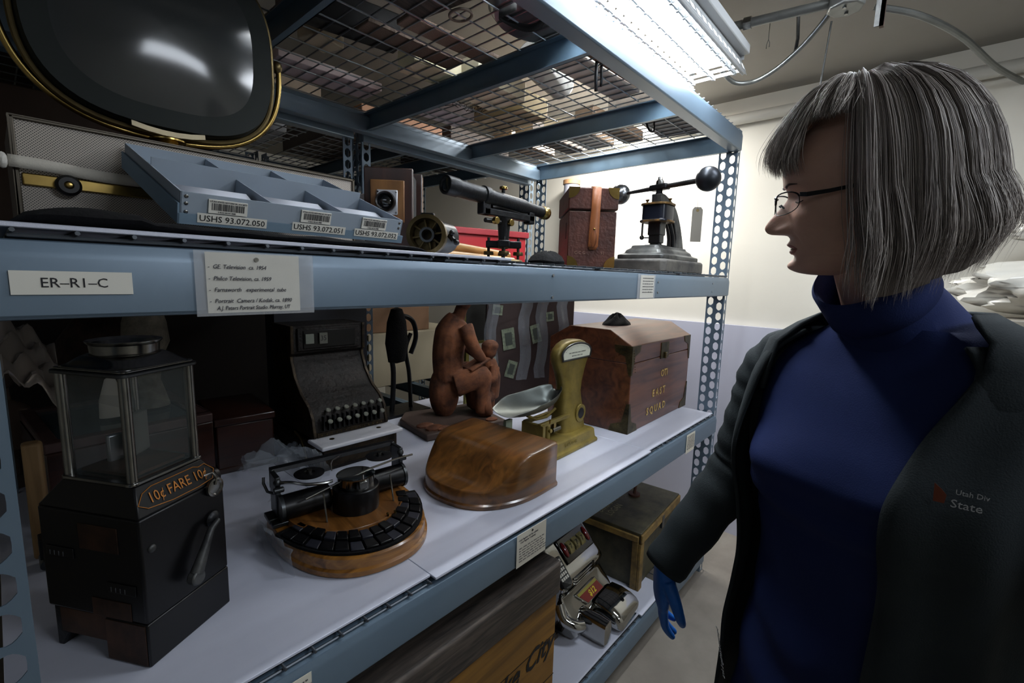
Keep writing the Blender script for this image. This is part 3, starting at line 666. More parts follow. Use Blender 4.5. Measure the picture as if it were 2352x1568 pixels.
for (x, y, s) in ((-0.13, -0.12, 1.0), (-0.10, -0.14, 0.8), (-0.15, -0.07, 0.9), (0.14, -0.14, 0.7)): b.sph((x, y, 0.032), (0.045*s, 0.03*s, 0.016*s), n=10)
b.obj('clay_leaves', mClay, t)

# ---- counter scale with scoop
mScale = mat('bronze_green_enamel', '#8c7a3a', 0.42, 0.35, c2='#6a5c2c', vs=10)
mScoop = mat('pewter_scoop', '#6d7370', 0.35, 0.8, var=0.2, vs=8)
t = thing('counter_scale', 'brass coloured counter scale with a fan dial and a grey metal scoop', 'scale', (1.295, 0.21, ZL), rad(2))
b = B()
b.loft([[Vector((x, y, z)) for x, y in [(-0.02+g, -0.02+g), (0.335-g, -0.02+g), (0.335-g, 0.16-g), (-0.02+g, 0.16-g)]] for g, z in ((0.0, 0), (0.0, 0.014), (0.008, 0.02), (0.012, 0.055), (0.02, 0.06))])
b.obj('base', mScale, t, bevel=0.004)
# tower
sec = [(0.055, 0.088, 0.05), (0.09, 0.082, 0.045), (0.13, 0.080, 0.042), (0.17, 0.070, 0.036), (0.21, 0.063, 0.032), (0.25, 0.070, 0.031), (0.30, 0.092, 0.03), (0.345, 0.118, 0.03), (0.37, 0.123, 0.03), (0.395, 0.112, 0.029), (0.412, 0.085, 0.028), (0.422, 0.05, 0.026), (0.425, 0.01, 0.02)]
B().loft([[Vector((0.235+x, 0.07+y, z)) for x, y in superell(w, d, 3.2, 28)] for z, w, d in sec]).obj('tower', mScale, t)
fan = [(-0.094, -0.022), (0.094, -0.022)]+[(0.100*math.cos(rad(a)), -0.002+0.038*math.sin(rad(a))) for a in range(0, 181, 15)]
MFd = frame((0.235, 0.0388, 0.375), (1, 0, 0), (0, 0.0, 1))
dial = B(MFd).prism(fan, 0, 0.002).obj('dial_face', mat('dial_cream', '#d9dccb', 0.4), t)
B().tube([MFd @ Vector((x*1.07, y*1.07, 0.001)) for x, y in fan], 0.004, n=8, closed=True).obj('dial_rim', mGun, t)
b = B(MFd)
for k in range(21):
    a = rad(20+k*7); l = 0.007 if k % 5 == 0 else 0.004
    x0, y0 = 0.090*math.cos(a), 0.0+0.030*math.sin(a); d = Vector((math.cos(a), math.sin(a), 0)); p = Vector((x0, y0, 0.0022)); q = p-d*l; w = Vector((-d.y, d.x, 0))*0.0005
    b.add([p+w, p-w, q-w, q+w], [(0, 1, 2, 3)])
b.obj('dial_ticks', mInk, dial, smooth=False)
text('lettering', 'THE COMPUTING SCALE COMPANY', 0.0070, MFd @ Matrix.Translation((0, 0.002, 0.0022)), mInk, dial, align='CENTER', sx=1.1)
text('lettering', 'DAYTON, OHIO, U.S.A.', 0.0070, MFd @ Matrix.Translation((0, -0.010, 0.0022)), mInk, dial, align='CENTER', sx=1.1)
text('raised_lettering', 'DAYTON', 0.018, frame((0.10, -0.0125, 0.038), (1, 0, 0), (0, 0.1, 1)), mScale, t, sx=1.1, extr=0.0008)
B().lathe([(0, 0), (0.036, 0), (0.036, 0.006), (0.028, 0.008), (0.024, 0.006), (0, 0.006)], c=(0.26, 0.028, 0.125), R=Matrix.Rotation(rad(90), 3, 'X'), n=32).obj('round_cover', mScale, t)
B().lathe([(0, 0.006), (0.022, 0.0065), (0, 0.0085)], c=(0.26, 0.028, 0.125), R=Matrix.Rotation(rad(90), 3, 'X'), n=28).obj('round_window', mBlack, t)
b = B(); b.b2((-0.005, 0.02, 0.06), (0.012, 0.12, 0.13)); b.b2((-0.005, 0.03, 0.12), (0.19, 0.045, 0.135)); b.b2((-0.005, 0.10, 0.12), (0.19, 0.115, 0.135)); b.cyl((0.05, 0.02, 0.10), (0.05, 0.12, 0.10), 0.008); b.cyl((0.05, 0.04, 0.06), (0.05, 0.04, 0.12), 0.012); b.obj('lever_frame', mScale, t, bevel=0.002)
B().cyl((0.09, 0.05, 0.085), (0.14, 0.05, 0.085), 0.014, n=20).obj('counterweight', mNickel, t)
B().b2((0.085, 0.034, 0.10), (0.10, 0.044, 0.12)).obj('seal', mBrass, t)
B().cyl((0.03, 0.015, 0.135), (0.03, 0.015, 0.15), 0.003, n=8).obj('adjusting_screw', mBrass, t)
B().tube([(-0.03, 0.075, 0.165), (0.02, 0.075, 0.140), (0.09, 0.075, 0.135), (0.15, 0.075, 0.155)], 0.006, n=8).obj('scoop_cradle', mScale, t)
# scoop: shallow trough, open at the left lip
rows = []
for i in range(17):
    u = i/16; x = -0.15+0.31*u
    w = 0.085*(math.sin(PI*min(1, 0.30+0.62*u))**0.6)
    if u < 0.2: w = 0.060+0.02*u/0.2
    zc = 0.165 + 0.020*(abs(u-0.55)/0.55)**2
    row = []
    for j in range(13):
        v = j/12*2-1
        rim = 0.052*(0.35+0.65*min(1, u/0.35)) + (0.02*u)
        row.append(Vector((x+0.0*v, 0.085+w*v, zc+rim*(abs(v)**2.2))))
    rows.append(row)
rows[-1] = [Vector((p.x+0.01, 0.085+(p.y-0.085)*0.5, max(p.z, 0.23))) for p in rows[-1]]
B().loft(rows, closed=False, cap=False).obj('scoop', mScoop, t, solid=0.002, sub=1)
B().b2((-0.120, 0.10, 0.0), (-0.085, 0.112, 0.160)).obj('paper_strip', mat('pale_green_paper', '#8f9a86', 0.7), t)

# ---- trunk
mTr = wood('trunk_mahogany', '#3c1f14', '#6b4028', 3, 0, 0.33, 0.25)
t = thing('lettered_chest', 'large brown wooden trunk with sloping lid edges, brass corners and gilt letters', 'trunk', (1.786, 0.150, ZL), rad(1))
TW, TD, TH = 0.68, 0.43, 0.388
B().b2((0, 0, 0), (TW, TD, 0.31)).obj('body', mTr, t, bevel=0.003)
prof = [(0, 0.312), (0, TH-0.0), (0.11, TH+0.062), (0.32, TH+0.062), (TD, TH), (TD, 0.312)]
B().loft([[Vector((x, y, z)) for y, z in prof] for x in (0, TW)]).obj('lid', mTr, t, bevel=0.003)
mFit = mat('tarnished_brass_fitting', '#5a5032', 0.45, 0.7, c2='#1f1c14', vs=14)
def corner(x, y, z, sx, sy, sz, s=0.075):
    b = B()
    b.prism([(0, 0), (s, 0), (s*0.9, s*0.35), (s*0.35, s*0.55), (s*0.12, s*1.5), (0, s*1.5)], 0, 0.0022, R=Matrix(((sx, 0, 0), (0, 0, -sy), (0, sz, 0))), c=(x, y-0.0*sy, z))
    b.prism([(0, 0), (s, 0), (s*0.9, s*0.35), (s*0.35, s*0.55), (s*0.12, s*1.5), (0, s*1.5)], 0, 0.0022, R=Matrix(((0, 0, -sx), (sy, 0, 0), (0, sz, 0))), c=(x, y, z))
    return b.obj('brass_corner', mFit, t)
for x, sx in ((0, 1), (TW, -1)):
    corner(x, 0, 0.0, sx, 1, 1, 0.09); corner(x, 0, TH, sx, 1, -1, 0.085)
b = B()
for k in range(9):
    b.sph((-0.003, 0.012+0.004*k, 0.15-0.014*k), 0.0022, n=6); b.sph((-0.003, 0.02+0.01*k, TH-0.02-0.010*k*0.6), 0.0022, n=6)
    b.sph((0.012+0.003*k, -0.003, TH-0.02-0.012*k), 0.0022, n=6)
b.obj('brass_nails', mBrass, t)
lk = B().b2((0.30, -0.004, 0.30), (0.39, 0.0, TH-0.01)).obj('lock_plate', mFit, t, bevel=0.002)
B().box((0.345, -0.008, 0.315), (0.022, 0.012, 0.03)).obj('hasp', mBrassD, lk, bevel=0.003)
mGilt = mat('gilt_paint', '#d8b868', 0.5, 0.1, c2='#8a6e3a', vs=60)
for s, z, x in (('OTI', 0.225, 0.36), ('E A S T', 0.140, 0.31), ('S Q U A D', 0.062, 0.29)):
    text('gilt_lettering', s, 0.048, XZ((x, -0.0015, z)), mGilt, t, align='CENTER', sx=1.0, bold=0.0012)
b = B()
rnd = random.Random(4)
tag(B().loft([[Vector((2.02+math.cos(a)*r*1.1, 0.36+math.sin(a)*r*0.7, 1.4005+h*(1+0.25*math.sin(a*5+r*60)))) for a in [2*PI*k/28 for k in range(28)]] for r, h in ((0.085, 0.0), (0.08, 0.008), (0.062, 0.02), (0.045, 0.034), (0.025, 0.044), (0.006, 0.048))]).obj('black_cloth', mBlackM), 'small crumpled black cloth lying on top of the wooden trunk', 'cloth')

# ---- things at the left and back of the lower shelf
mRedW = wood('red_brown_wood', '#1c0b08', '#35180f', 4, 0, 0.3, 0.3)
t = thing('display_case', 'dark wooden display case with a glass lid behind the fare box', 'display case', (0.05, 0.78, ZL), rad(4))
B().b2((0, 0, 0), (0.36, 0.42, 0.21)).obj('body', mRedW, t, bevel=0.004)
b = B()
for a, c in (((0, 0, 0.21), (0.36, 0.03, 0.235)), ((0, 0.39, 0.21), (0.36, 0.42, 0.235)), ((0, 0.03, 0.21), (0.03, 0.39, 0.235)), ((0.33, 0.03, 0.21), (0.36, 0.39, 0.235))): b.b2(a, c)
b.obj('lid_frame', mat('worn_red_frame', '#4d3532', 0.5, var=0.4, vs=15), t, bevel=0.003)
B().b2((0.03, 0.03, 0.222), (0.33, 0.39, 0.226)).obj('glass_lid', mat('grey_green_glass', '#46555a', 0.08, 0.1, spec=0.8), t)
b = B(); b.tube([(0.0, -0.004, 0.03), (-0.01, -0.03, 0.04), (0.05, -0.04, 0.045), (0.12, -0.03, 0.05), (0.13, -0.002, 0.05)], 0.006, n=8); b.obj('bail_handle', mNickel, t)
mPine = wood('pale_pine', '#7a6040', '#a58458', 4, 2, 0.5)
tag(B().prism([(0, 0), (0.03, 0), (0.034, 0.02), (0.03, 0.036), (0, 0.036)], 0, 0.27).obj('wooden_post', mPine, bevel=0.006, loc=(0.012, 0.68, ZL)), 'pale wooden upright board standing between the fare box and the left post', 'board')
t = thing('metal_clasp', 'small dark metal clasp at the foot of the pale wooden board', 'clasp', (0.03, 0.615, ZL))
B().cyl((0, 0, 0.012), (0.0, 0.05, 0.012), 0.012, n=14).obj('roller', mGun, t); B().b2((-0.01, 0.005, 0.024), (0.01, 0.045, 0.07)).obj('plate', mIron, t, bevel=0.002)
t = thing('wooden_chest', 'reddish brown wooden chest standing right behind the fare box', 'chest', (0.36, 0.80, ZL), rad(-6))
t.location = (0.44, 0.90, ZL)
B().b2((0, 0, 0), (0.17, 0.30, 0.16)).obj('body', mRedW, t, bevel=0.004); B().b2((-0.006, -0.006, 0.16), (0.176, 0.306, 0.185)).obj('lid', mRedW, t, bevel=0.004)
B().b2((-0.008, -0.008, 0.0), (0.178, 0.308, 0.02)).obj('plinth', mRedW, t, bevel=0.004)
# satin cloth
mSatin = mat('silver_satin', '#b5aca4', 0.25, 0.35, spec=0.8)
rows = []
for i in range(22):
    row = []
    for j in range(20):
        u = i/21; v = j/19
        x = -0.06+0.16*u; y = 0.80+0.20*v
        z = 1.37+0.14*(1-abs(u-0.4)*1.6)*(0.6+0.4*v)+0.018*math.sin(u*19+v*7)+0.012*math.sin(v*23-u*9)
        row.append(Vector((x, y-0.05*math.sin(u*6), z-0.10*(1-v))))
    rows.append(row)
tag(B().loft(rows, closed=False, cap=False).obj('satin_cloth', mSatin, solid=0.002), 'shiny silver satin cloth bunched at the left end of the lower shelf', 'cloth')
# dressed heap that carries it: a bust under cloth
t = thing('mannequin_bust', 'dim bust figure covered by the silver satin at the left end', 'bust', (0.02, 0.93, ZL+0.2))
b = B(); b.lathe([(0.0, 0.0), (0.03, 0.0), (0.03, 0.06), (0.075, 0.10), (0.085, 0.18), (0.07, 0.23), (0.03, 0.26), (0.028, 0.30), (0.05, 0.33), (0.055, 0.37), (0.03, 0.42), (0, 0.43)], n=24, sy=0.8); b.obj('bust', mat('dull_bronze', '#6a5a50', 0.5, 0.3, bump=0.4, bs=20), t)
t.location = (0.0, 1.33, ZL)
t.location = (-0.02, 1.48, 0.905)
tag(B().lathe([(0, 0), (0.09, 0), (0.10, 0.1), (0.085, 0.25), (0.11, 0.33), (0.10, 0.42), (0.05, 0.50), (0, 0.52)], n=28, sy=0.7).obj('fur_heap', mat('dark_brown_fur', '#33231a', 0.95, c2='#0f0c0a', vs=18, bump=1.0, bs=60), loc=(0.22, 1.32, ZL)), 'dark brown fur heap behind the display case', 'fur')
t = thing('grey_vase', 'pale grey pitted vase in the gloom above the fare box funnel', 'vase', (0.335, 0.95, ZL+0.21))
B().lathe([(0, 0), (0.05, 0), (0.045, 0.02), (0.03, 0.08), (0.035, 0.14), (0.06, 0.20), (0.055, 0.26), (0.045, 0.30), (0.055, 0.34), (0.045, 0.34), (0.03, 0.30), (0, 0.28)], n=32).obj('body', mat('pitted_plaster', '#8d877a', 0.8, c2='#5d584e', vs=18, bump=0.6, bs=40), t)
t.location = (0.36, 1.10, ZL+0.237-0.002); t.location = (0.30, 1.02, ZL+0.236)
tag(B().lathe([(0, 0), (0.03, 0), (0.028, 0.05), (0.012, 0.11), (0, 0.12)], n=20, sy=0.5).obj('paper_cone', mWhite, loc=(0.20, 0.95, ZL+0.236)), 'small white cone standing left of the grey vase', 'cone')
# plastic bag
rows = []; rnd = random.Random(11)
for i in range(20):
    row = []
    for j in range(24):
        u = i/19; v = j/23; a = v*PI
        R0 = 0.075+0.018*math.sin(u*11+v*13)+0.012*math.sin(v*27+u*5)
        row.append(Vector((0.475+0.18*u+0.012*math.sin(v*9), 0.72-math.cos(a)*(R0+0.05), ZL+0.002+max(0, math.sin(a))*(R0*(1.25-0.5*abs(u-0.5)))+0.010*abs(math.sin(u*17+v*21)))))
    rows.append(row)
tag(B().loft(rows, closed=False, cap=False).obj('plastic_bag', mBag), 'crumpled clear plastic bag lying left of the cash register', 'plastic bag')
tag(B().tube(spline([(0.662, 0.84, 1.06), (0.664, 0.80, 1.04), (0.666, 0.77, 1.0), (0.666, 0.76, 0.96)], 6), 0.004, n=8).obj('brass_hook', mBrassD), 'curved brass edge glinting beside the plastic bag', 'hook')
# dark blue cabinet behind the register
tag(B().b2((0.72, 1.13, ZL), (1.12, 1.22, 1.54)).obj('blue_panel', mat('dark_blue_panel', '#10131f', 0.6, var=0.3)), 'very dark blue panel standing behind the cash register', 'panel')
# black saddle / lyre chair back
t = thing('iron_bracket', 'black iron scroll frame standing behind the statue slab', 'iron frame', (1.28, 1.10, ZL))
b = B(); b.tube(spline([(-0.05, 0, 0.0), (-0.04, 0, 0.2), (-0.06, 0, 0.36), (0.0, 0, 0.46), (0.07, 0, 0.44), (0.09, 0, 0.36), (0.06, 0, 0.28)], 8), 0.012, n=10); b.tube(spline([(0.06, 0, 0.0), (0.05, 0, 0.18), (0.03, 0, 0.30), (0.06, 0, 0.38)], 8), 0.01, n=10); b.obj('scroll', mIron, t)
b = B(); b.lathe([(0, 0), (0.045, 0.01), (0.06, 0.1), (0.05, 0.2), (0.03, 0.26), (0, 0.27)], c=(-0.02, 0, 0.24), n=20, sy=0.6); b.obj('cushion', mBlackM, t)
b = B(); b.box((0, 0, 0.006), (0.24, 0.16, 0.012)); b.obj('foot_plate', mIron, t)
# framed picture edge and sash with sleeves
t = thing('gilt_frame', 'dark picture with a narrow gilt frame behind the statue', 'picture frame', (1.70, 1.16, 1.25), rad(0))
t.rotation_euler = (0, 0, 0); t.location = (1.56, 0.96, ZL); t.scale = (1, 1, 0.96)
b = B()
for a, c in (((0, 0, 0.33), (0.30, 0.02, 0.345)), ((0, 0, 0.60), (0.30, 0.02, 0.615)), ((0, 0, 0.33), (0.015, 0.02, 0.6)), ((0.285, 0, 0.33), (0.30, 0.02, 0.6))): b.b2(a, c)
b.b2((0.02, 0.001, 0), (0.04, 0.018, 0.33)); b.b2((0.26, 0.001, 0), (0.28, 0.018, 0.33)); b.obj('frame', mat('green_gold_gilt', '#7a743a', 0.4, 0.6), t)
B().b2((0.015, 0.006, 0.345), (0.285, 0.014, 0.60)).obj('picture', mat('dark_print', '#151714', 0.5), t)
t = thing('costume_panel', 'dark brown panel hung with stamp-like pictures in clear sleeves behind the scale', 'display panel', (1.62, 0.86, ZL), rad(-16))
B().b2((0, 0, 0), (0.56, 0.012, 0.58)).obj('panel', mat('maroon_board', '#2a1a18', 0.7, var=0.2), t, bevel=0.002)
mSt = mat('stamp_green', '#77806a', 0.7, c2='#4a5246', vs=60)
for (x, z, w, h, r) in ((0.10, 0.35, 0.075, 0.11, -0.15), (0.27, 0.37, 0.06, 0.10, -0.25), (0.12, 0.19, 0.06, 0.09, 0.3), (-0.0, 0.21, 0.07, 0.10, -0.15), (0.36, 0.46, 0.05, 0.05, -0.1), (0.42, 0.30, 0.05, 0.08, -0.2), (0.03, 0.5, 0.06, 0.05, 0.1)):
    st = B().box((x+0.03, -0.004, z), (w, 0.002, h), R=Matrix.Rotation(r, 3, 'Y')).obj('stamp_picture', mSt, t)
    B().box((x+0.03, -0.006, z), (w*0.55, 0.001, h*0.6), R=Matrix.Rotation(r, 3, 'Y')).obj('print', mat('stamp_dark', '#343a34', 0.8), st)
for k, x in enumerate((0.02, 0.22, 0.33, 0.47)):
    pts = [(x+0.012*math.sin(i*1.3+k), -0.012-0.006*math.sin(i*2+k), 0.57-i*0.055) for i in range(9)]
    b = B(); b.loft([[Vector((p[0]-0.03, p[1], p[2])), Vector((p[0]-0.01, p[1]-0.012, p[2])), Vector((p[0]+0.012, p[1]-0.004, p[2])), Vector((p[0]+0.03, p[1]-0.014, p[2]))] for p in pts], closed=False, cap=False)
    b.obj('clear_sleeve', mBag, t)
t = thing('tall_tube', 'tall pale grey cardboard tube standing behind the rack near the end wall', 'tube', (WX-0.10, 1.28, FL))
B().cyl((0, 0, 0), (0, 0, 2.25), 0.055, n=32).obj('tube', mat('grey_white_plastic', '#a7a8b2', 0.45), t); B().cyl((0, 0, 2.25), (0, 0, 2.28), 0.062, n=32).obj('end_cap', mat('tan_cap', '#b58a62', 0.6), t)

# ================================================================== LOWEST SHELF
mCrate = wood('yellow_crate_wood', '#6a4a1c', '#a4762e', 3, 0, 0.6, 0, bump=0.3)
mCrateD = wood('grey_weathered_wood', '#2c2826', '#5a5048', 9, 0, 0.7, 0, bump=0.4)
t = thing('wooden_crate', 'old yellow wooden crate with dark weathered lid and script lettering', 'crate', (0.30, -0.01, ZB))
CW = 0.775
B().b2((0, 0, 0), (CW, 0.42, 0.44)).obj('body', mCrate, t, bevel=0.003)
lid = B().b2((-0.004, -0.012, 0.44), (CW+0.006, 0.43, 0.548)).obj('lid', mCrateD, t, bevel=0.012, seg=3)
b = B()
for z in (0.16, 0.30): b.b2((0, -0.001, z), (CW, 0.0005, z+0.0018))
b.obj('plank_seam', mat('dark_seam', '#1c140c', 0.9), t)
text('script_lettering', 'Salt Lake City', 0.085, XZ((CW-0.015, -0.0015, 0.285)) @ Matrix.Rotation(rad(4), 4, 'Z'), mInk, t, sx=0.95, shear=0.45, align='RIGHT', bold=0.0015)

# slot machine
mSlotG = mat('slot_dark_glass', '#14110f', 0.12, 0.2, coat=0.6)
t = thing('slot_machine', 'chrome slot machine with a sloping front, reel window and coin mouth', 'slot machine', (1.375, 0.045, ZB), rad(3))
SW = 0.325
sprof = [(0.055, 0.0), (0.05, 0.03), (0.052, 0.065), (0.075, 0.095), (0.115, 0.135), (0.128, 0.160), (0.118, 0.178), (0.112, 0.200), (0.124, 0.218), (0.150, 0.236), (0.185, 0.272), (0.235, 0.325), (0.268, 0.345), (0.31, 0.345), (0.33, 0.32), (0.335, 0.16), (0.335, 0.0)]
rows = []
for k, x in enumerate((0.0, 0.008, 0.025, 0.06, 0.11, 0.16, 0.21, 0.26, 0.295, 0.316, 0.325)):
    g_ = (0.025, 0.010, 0.002, 0, 0, 0, 0, 0, 0.002, 0.010, 0.025)[k]; cy_, cz_ = 0.2, 0.15
    rows.append([Vector((x, y+(cy_-y)*g_*4, max(0.0, z+(cz_-z)*g_*4) if z > 0 else 0)) for y, z in sprof])
B().loft(rows).obj('cabinet', mChrome, t, sub=2, sharp=75)
SL = Vector((0, 0.086, 0.100)).normalized()                   # lower slope
def slope_frame(x, y, z, d, off=0.0):
    M_ = frame((x, y, z), (1, 0, 0), d); M_.translation = Vector((x, y, z))+(M_.to_3x3() @ Vector((0, 0, 1)))*off; return M_
ML = slope_frame(0.150, 0.095, 0.115, Vector((0, 0.70, 0.72)), 0.006)
B(ML).prism([(-0.035, -0.030), (0.105, -0.030), (0.085, 0.028), (-0.075, 0.028)], -0.006, 0.003).obj('card_bezel', mChrome, t, bevel=0.003)
ja = B(ML).prism([(-0.030, -0.026), (0.096, -0.026), (0.078, 0.024), (-0.066, 0.024)], 0.003, 0.0045).obj('award_card', mat('red_award_card', '#6e1c18', 0.3, coat=0.4), t)
B(ML).prism([(-0.062, 0.012), (0.080, 0.012), (0.078, 0.023), (-0.064, 0.023)], 0.0045, 0.005).obj('card_band', mat('olive_band', '#8a8438', 0.4), ja)
text('lettering', '$12', 0.032, ML @ Matrix.Translation((0.0, -0.006, 0.0050)), mat('yellow_lettering', '#c9b32e', 0.5), ja, bold=0.001)
MU = slope_frame(0.175, 0.186, 0.276, Vector((0, 0.69, 0.72)), 0.004)
rw = B(MU).b2((-0.085, -0.045, -0.004), (0.120, 0.055, 0.004)).obj('reel_window', mSlotG, t, bevel=0.006, seg=3)
mReel = mat('reel_strip', '#a59a62', 0.5, c2='#5a5236', vs=30)
for k in range(3):
    rl = B(MU).cyl((-0.045+k*0.044, 0.004, -0.020), (-0.013+k*0.044, 0.004, -0.020), 0.035, n=32).obj('reel', mReel, t)
    text('reel_numeral', '7', 0.030, MU @ Matrix.Translation((-0.038+k*0.044, 0.004, 0.0158)), mInk, rl)
for x in (-0.066, 0.102): B(MU).sph((x, 0.008, 0.006), (0.012, 0.032, 0.010), n=20).obj('red_lens', mat('ruby_lens', '#6a1014', 0.12, coat=0.8), t)
b = B()
for k in range(3):
    z = 0.186+k*0.011; b.tube([(0.075, 0.117, z), (0.085, 0.109+0.001*k, z), (0.225, 0.109+0.001*k, z), (0.235, 0.117, z)], 0.0040, n=10)
b.obj('ribbed_band', mChrome, t)
MT_ = Matrix.Translation((0.235, 0.0, 0.0))
b = B()
b.loft([[Vector((0.240+x, y, 0.050+z+dz)) for x, z in superell(w, h_, 4.5, 32)] for y, w, h_, dz in ((-0.064, 0.070, 0.020, -0.010), (-0.060, 0.082, 0.028, -0.010), (-0.045, 0.090, 0.034, -0.006), (-0.02, 0.092, 0.040, -0.001), (0.02, 0.090, 0.046, 0.004), (0.06, 0.085, 0.046, 0.006))]); b.obj('coin_tray', mChrome, t, sharp=50)
B().lathe([(0, 0), (0.012, 0), (0.010, 0.003), (0, 0.004)], c=(0.245, -0.015, 0.088), n=18).obj('lock', mBlack, t)
b = B(); b.loft([[Vector((0.080+x, y, 0.052+z)) for x, z in superell(w, h_, 4, 28)] for y, w, h_ in ((-0.045, 0.020, 0.036), (-0.040, 0.028, 0.046), (0.0, 0.030, 0.05), (0.08, 0.028, 0.05))]); b.obj('coin_chute', mChrome, t, sharp=50)
MP = slope_frame(0.020, 0.150, 0.245, Vector((0, 0.66, 0.75)), 0.014)
pc = B(MP).prism([(-0.030, -0.050)]+[(0.030*math.cos(rad(a)), -0.030+0.030*math.sin(rad(a))) for a in range(180, 361, 20)]+[(0.030, 0.055), (-0.030, 0.055)], -0.016, 0.002).obj('payout_card', mIronG, t, bevel=0.001)
b = B(MP)
for i in range(5):
    for j in range(4): b.b2((-0.024+j*0.0125, -0.028+i*0.016, 0.002), (-0.015+j*0.0125, -0.017+i*0.016, 0.003))
b.obj('payout_windows', mWhite, pc, smooth=False)
b = B(); b.tube(spline([(-0.01, 0.13, 0.14), (-0.02, 0.10, 0.10), (0.0, 0.06, 0.08), (0.03, 0.045, 0.07)], 4), [0.022]*13, n=14); b.obj('side_wing', mChrome, t)
tag(B().b2((1.10, 0.17, ZB), (1.36, 0.20, ZB+0.02)).obj('wood_strip', mCrateD, bevel=0.002), 'dark wooden strip lying on the lowest board between crate and slot machine', 'wood strip')
# olive chest
mOlive = mat('olive_painted_wood', '#55503a', 0.6, c2='#2e2c22', vs=8, bump=0.3)
mOlW = mat('bare_edge_wood', '#96793e', 0.6, c2='#5c4a2a', vs=12)
t = thing('ammunition_chest', 'olive painted wooden chest with bare wood battens and stencilled lid', 'chest', (1.84, 0.08, ZB), rad(4))
B().b2((0, 0, 0), (0.50, 0.34, 0.23)).obj('body', mOlive, t, bevel=0.004)
B().b2((-0.008, -0.008, 0.23), (0.508, 0.348, 0.275)).obj('lid', mOlive, t, bevel=0.004)
for (a, c) in (((-0.016, -0.014, 0.0), (0.022, 0.0, 0.225)), ((0.46, -0.014, 0), (0.50, 0.0, 0.225)), ((-0.016, -0.018, 0.232), (0.5, -0.008, 0.272)), ((-0.02, 0.0, 0.232), (-0.008, 0.345, 0.26)), ((-0.016, 0.0, 0.0), (0.0, 0.03, 0.23))):
    B().b2(a, c).obj('batten', mOlW, t, bevel=0.003)
B().b2((0.23, -0.02, 0.20), (0.26, -0.008, 0.262)).obj('latch', mGun, t, bevel=0.002)
b = B(); b.cyl((0.33, 0.17, 0.275), (0.33, 0.17, 0.285), 0.03, n=16); b.cyl((0.33, 0.17, 0.28), (0.34, 0.17, 0.33), 0.008, n=8); b.obj('lid_handle', mat('rusty_knob', '#4a2a20', 0.7), t)
MT = frame((0.10, 0.28, 0.2756), (0.97, -0.25, 0), (0.25, 0.97, 0))
text('stencil_lettering', 'CAPT. WARD\nDIVISION CO.\nLOGAN', 0.048, frame((0.05, 0.23, 0.2757), (0.97, 0.0, 0), (0, 1, 0)), mat('faded_stencil', '#8a8468', 0.8), t, sx=0.8)

# ================================================================== MIDDLE SHELF
# ---- television
def perf(name, c, hole, pitch):
    mt, nt, p = newmat(name); N = nt.nodes; L = nt.links
    tc = N.new('ShaderNodeTexCoord'); mp = N.new('ShaderNodeMapping'); mp.inputs['Rotation'].default_value = (0, rad(45), 0)
    mp.inputs['Scale'].default_value = (1/pitch, 1e-4, 1/pitch)
    L.new(tc.outputs['Object'], mp.inputs['Vector'])
    v = N.new('ShaderNodeTexVoronoi'); v.inputs['Randomness'].default_value = 0.0; v.inputs['Scale'].default_value = 1.0
    L.new(mp.outputs[0], v.inputs['Vector'])
    cr = N.new('ShaderNodeValToRGB'); cr.color_ramp.elements[0].position = 0.24; cr.color_ramp.elements[1].position = 0.32
    cr.color_ramp.elements[0].color = lin(hole); cr.color_ramp.elements[1].color = lin(c)
    L.new(v.outputs['Distance'], cr.inputs['Fac']); L.new(cr.outputs[0], p.inputs['Base Color']); p.inputs['Roughness'].default_value = 0.55
    return mt
t = thing('television', 'vintage television with a swivel picture tube in a brass ring over a perforated cabinet', 'television', (0.04, 0.375, ZM+0.0006))
TVW, TVH = 0.60, 0.190
B().b2((0, 0.006, 0), (TVW, 0.25, TVH)).obj('cabinet', wood('tv_walnut', '#2a1d16', '#46342a', 4, 0, 0.4), t, bevel=0.004)
B().b2((0.006, 0.0, 0.004), (TVW-0.006, 0.006, TVH-0.004)).obj('speaker_grille', perf('perforated_grille', '#a39a8f', '#2b2826', 0.0031), t)
b = B()
for a, c in (((0, -0.004, TVH-0.005), (TVW, 0.008, TVH)), ((0, -0.004, 0), (0.006, 0.008, TVH)), ((TVW-0.006, -0.004, 0), (TVW, 0.008, TVH)), ((0, -0.004, 0), (TVW, 0.008, 0.005))): b.b2(a, c)
b.obj('grille_frame', mat('grille_frame_dark', '#4a4338', 0.4, 0.5), t, bevel=0.0015)
bd = B().b2((0.008, -0.006, 0.082), (TVW-0.008, 0.0, 0.102)).obj('brass_band', mBrass, t, bevel=0.002)
kn = B().lathe([(0, 0), (0.017, 0), (0.017, 0.012), (0.013, 0.017), (0.0, 0.017)], c=(0.062, -0.006, 0.088), R=Matrix.Rotation(rad(90), 3, 'X'), n=28).obj('tuning_knob', mBlackG, t)
B().lathe([(0, 0.017), (0.0065, 0.017), (0.004, 0.021), (0, 0.022)], c=(0.062, -0.006, 0.088), R=Matrix.Rotation(rad(90), 3, 'X'), n=18).obj('knob_cap', mBrass, kn)
B().b2((0.06, -0.004, 0.012), (0.10, -0.001, 0.022)).obj('name_plate', mBrass, t)
stp = thing('cotton_strap', 'off white cotton tie wrapped across the perforated television cabinet', 'strap', (0.04, 0.3655, ZM+0.105))
rows = []
for i in range(30):
    x = -0.006+i*0.0130; z = 0.012-0.006*math.sin(i*0.12)+0.004*math.sin(i*0.5)*0.3
    rows.append([Vector((x, -0.0035, z+0.010)), Vector((x, -0.0048, z)), Vector((x, -0.0035, z-0.009))])
B().loft(rows, closed=False, cap=False).obj('band', mat('cotton_tape', '#b9b4a8', 0.85, bump=0.2, bs=300), stp, solid=0.0012)
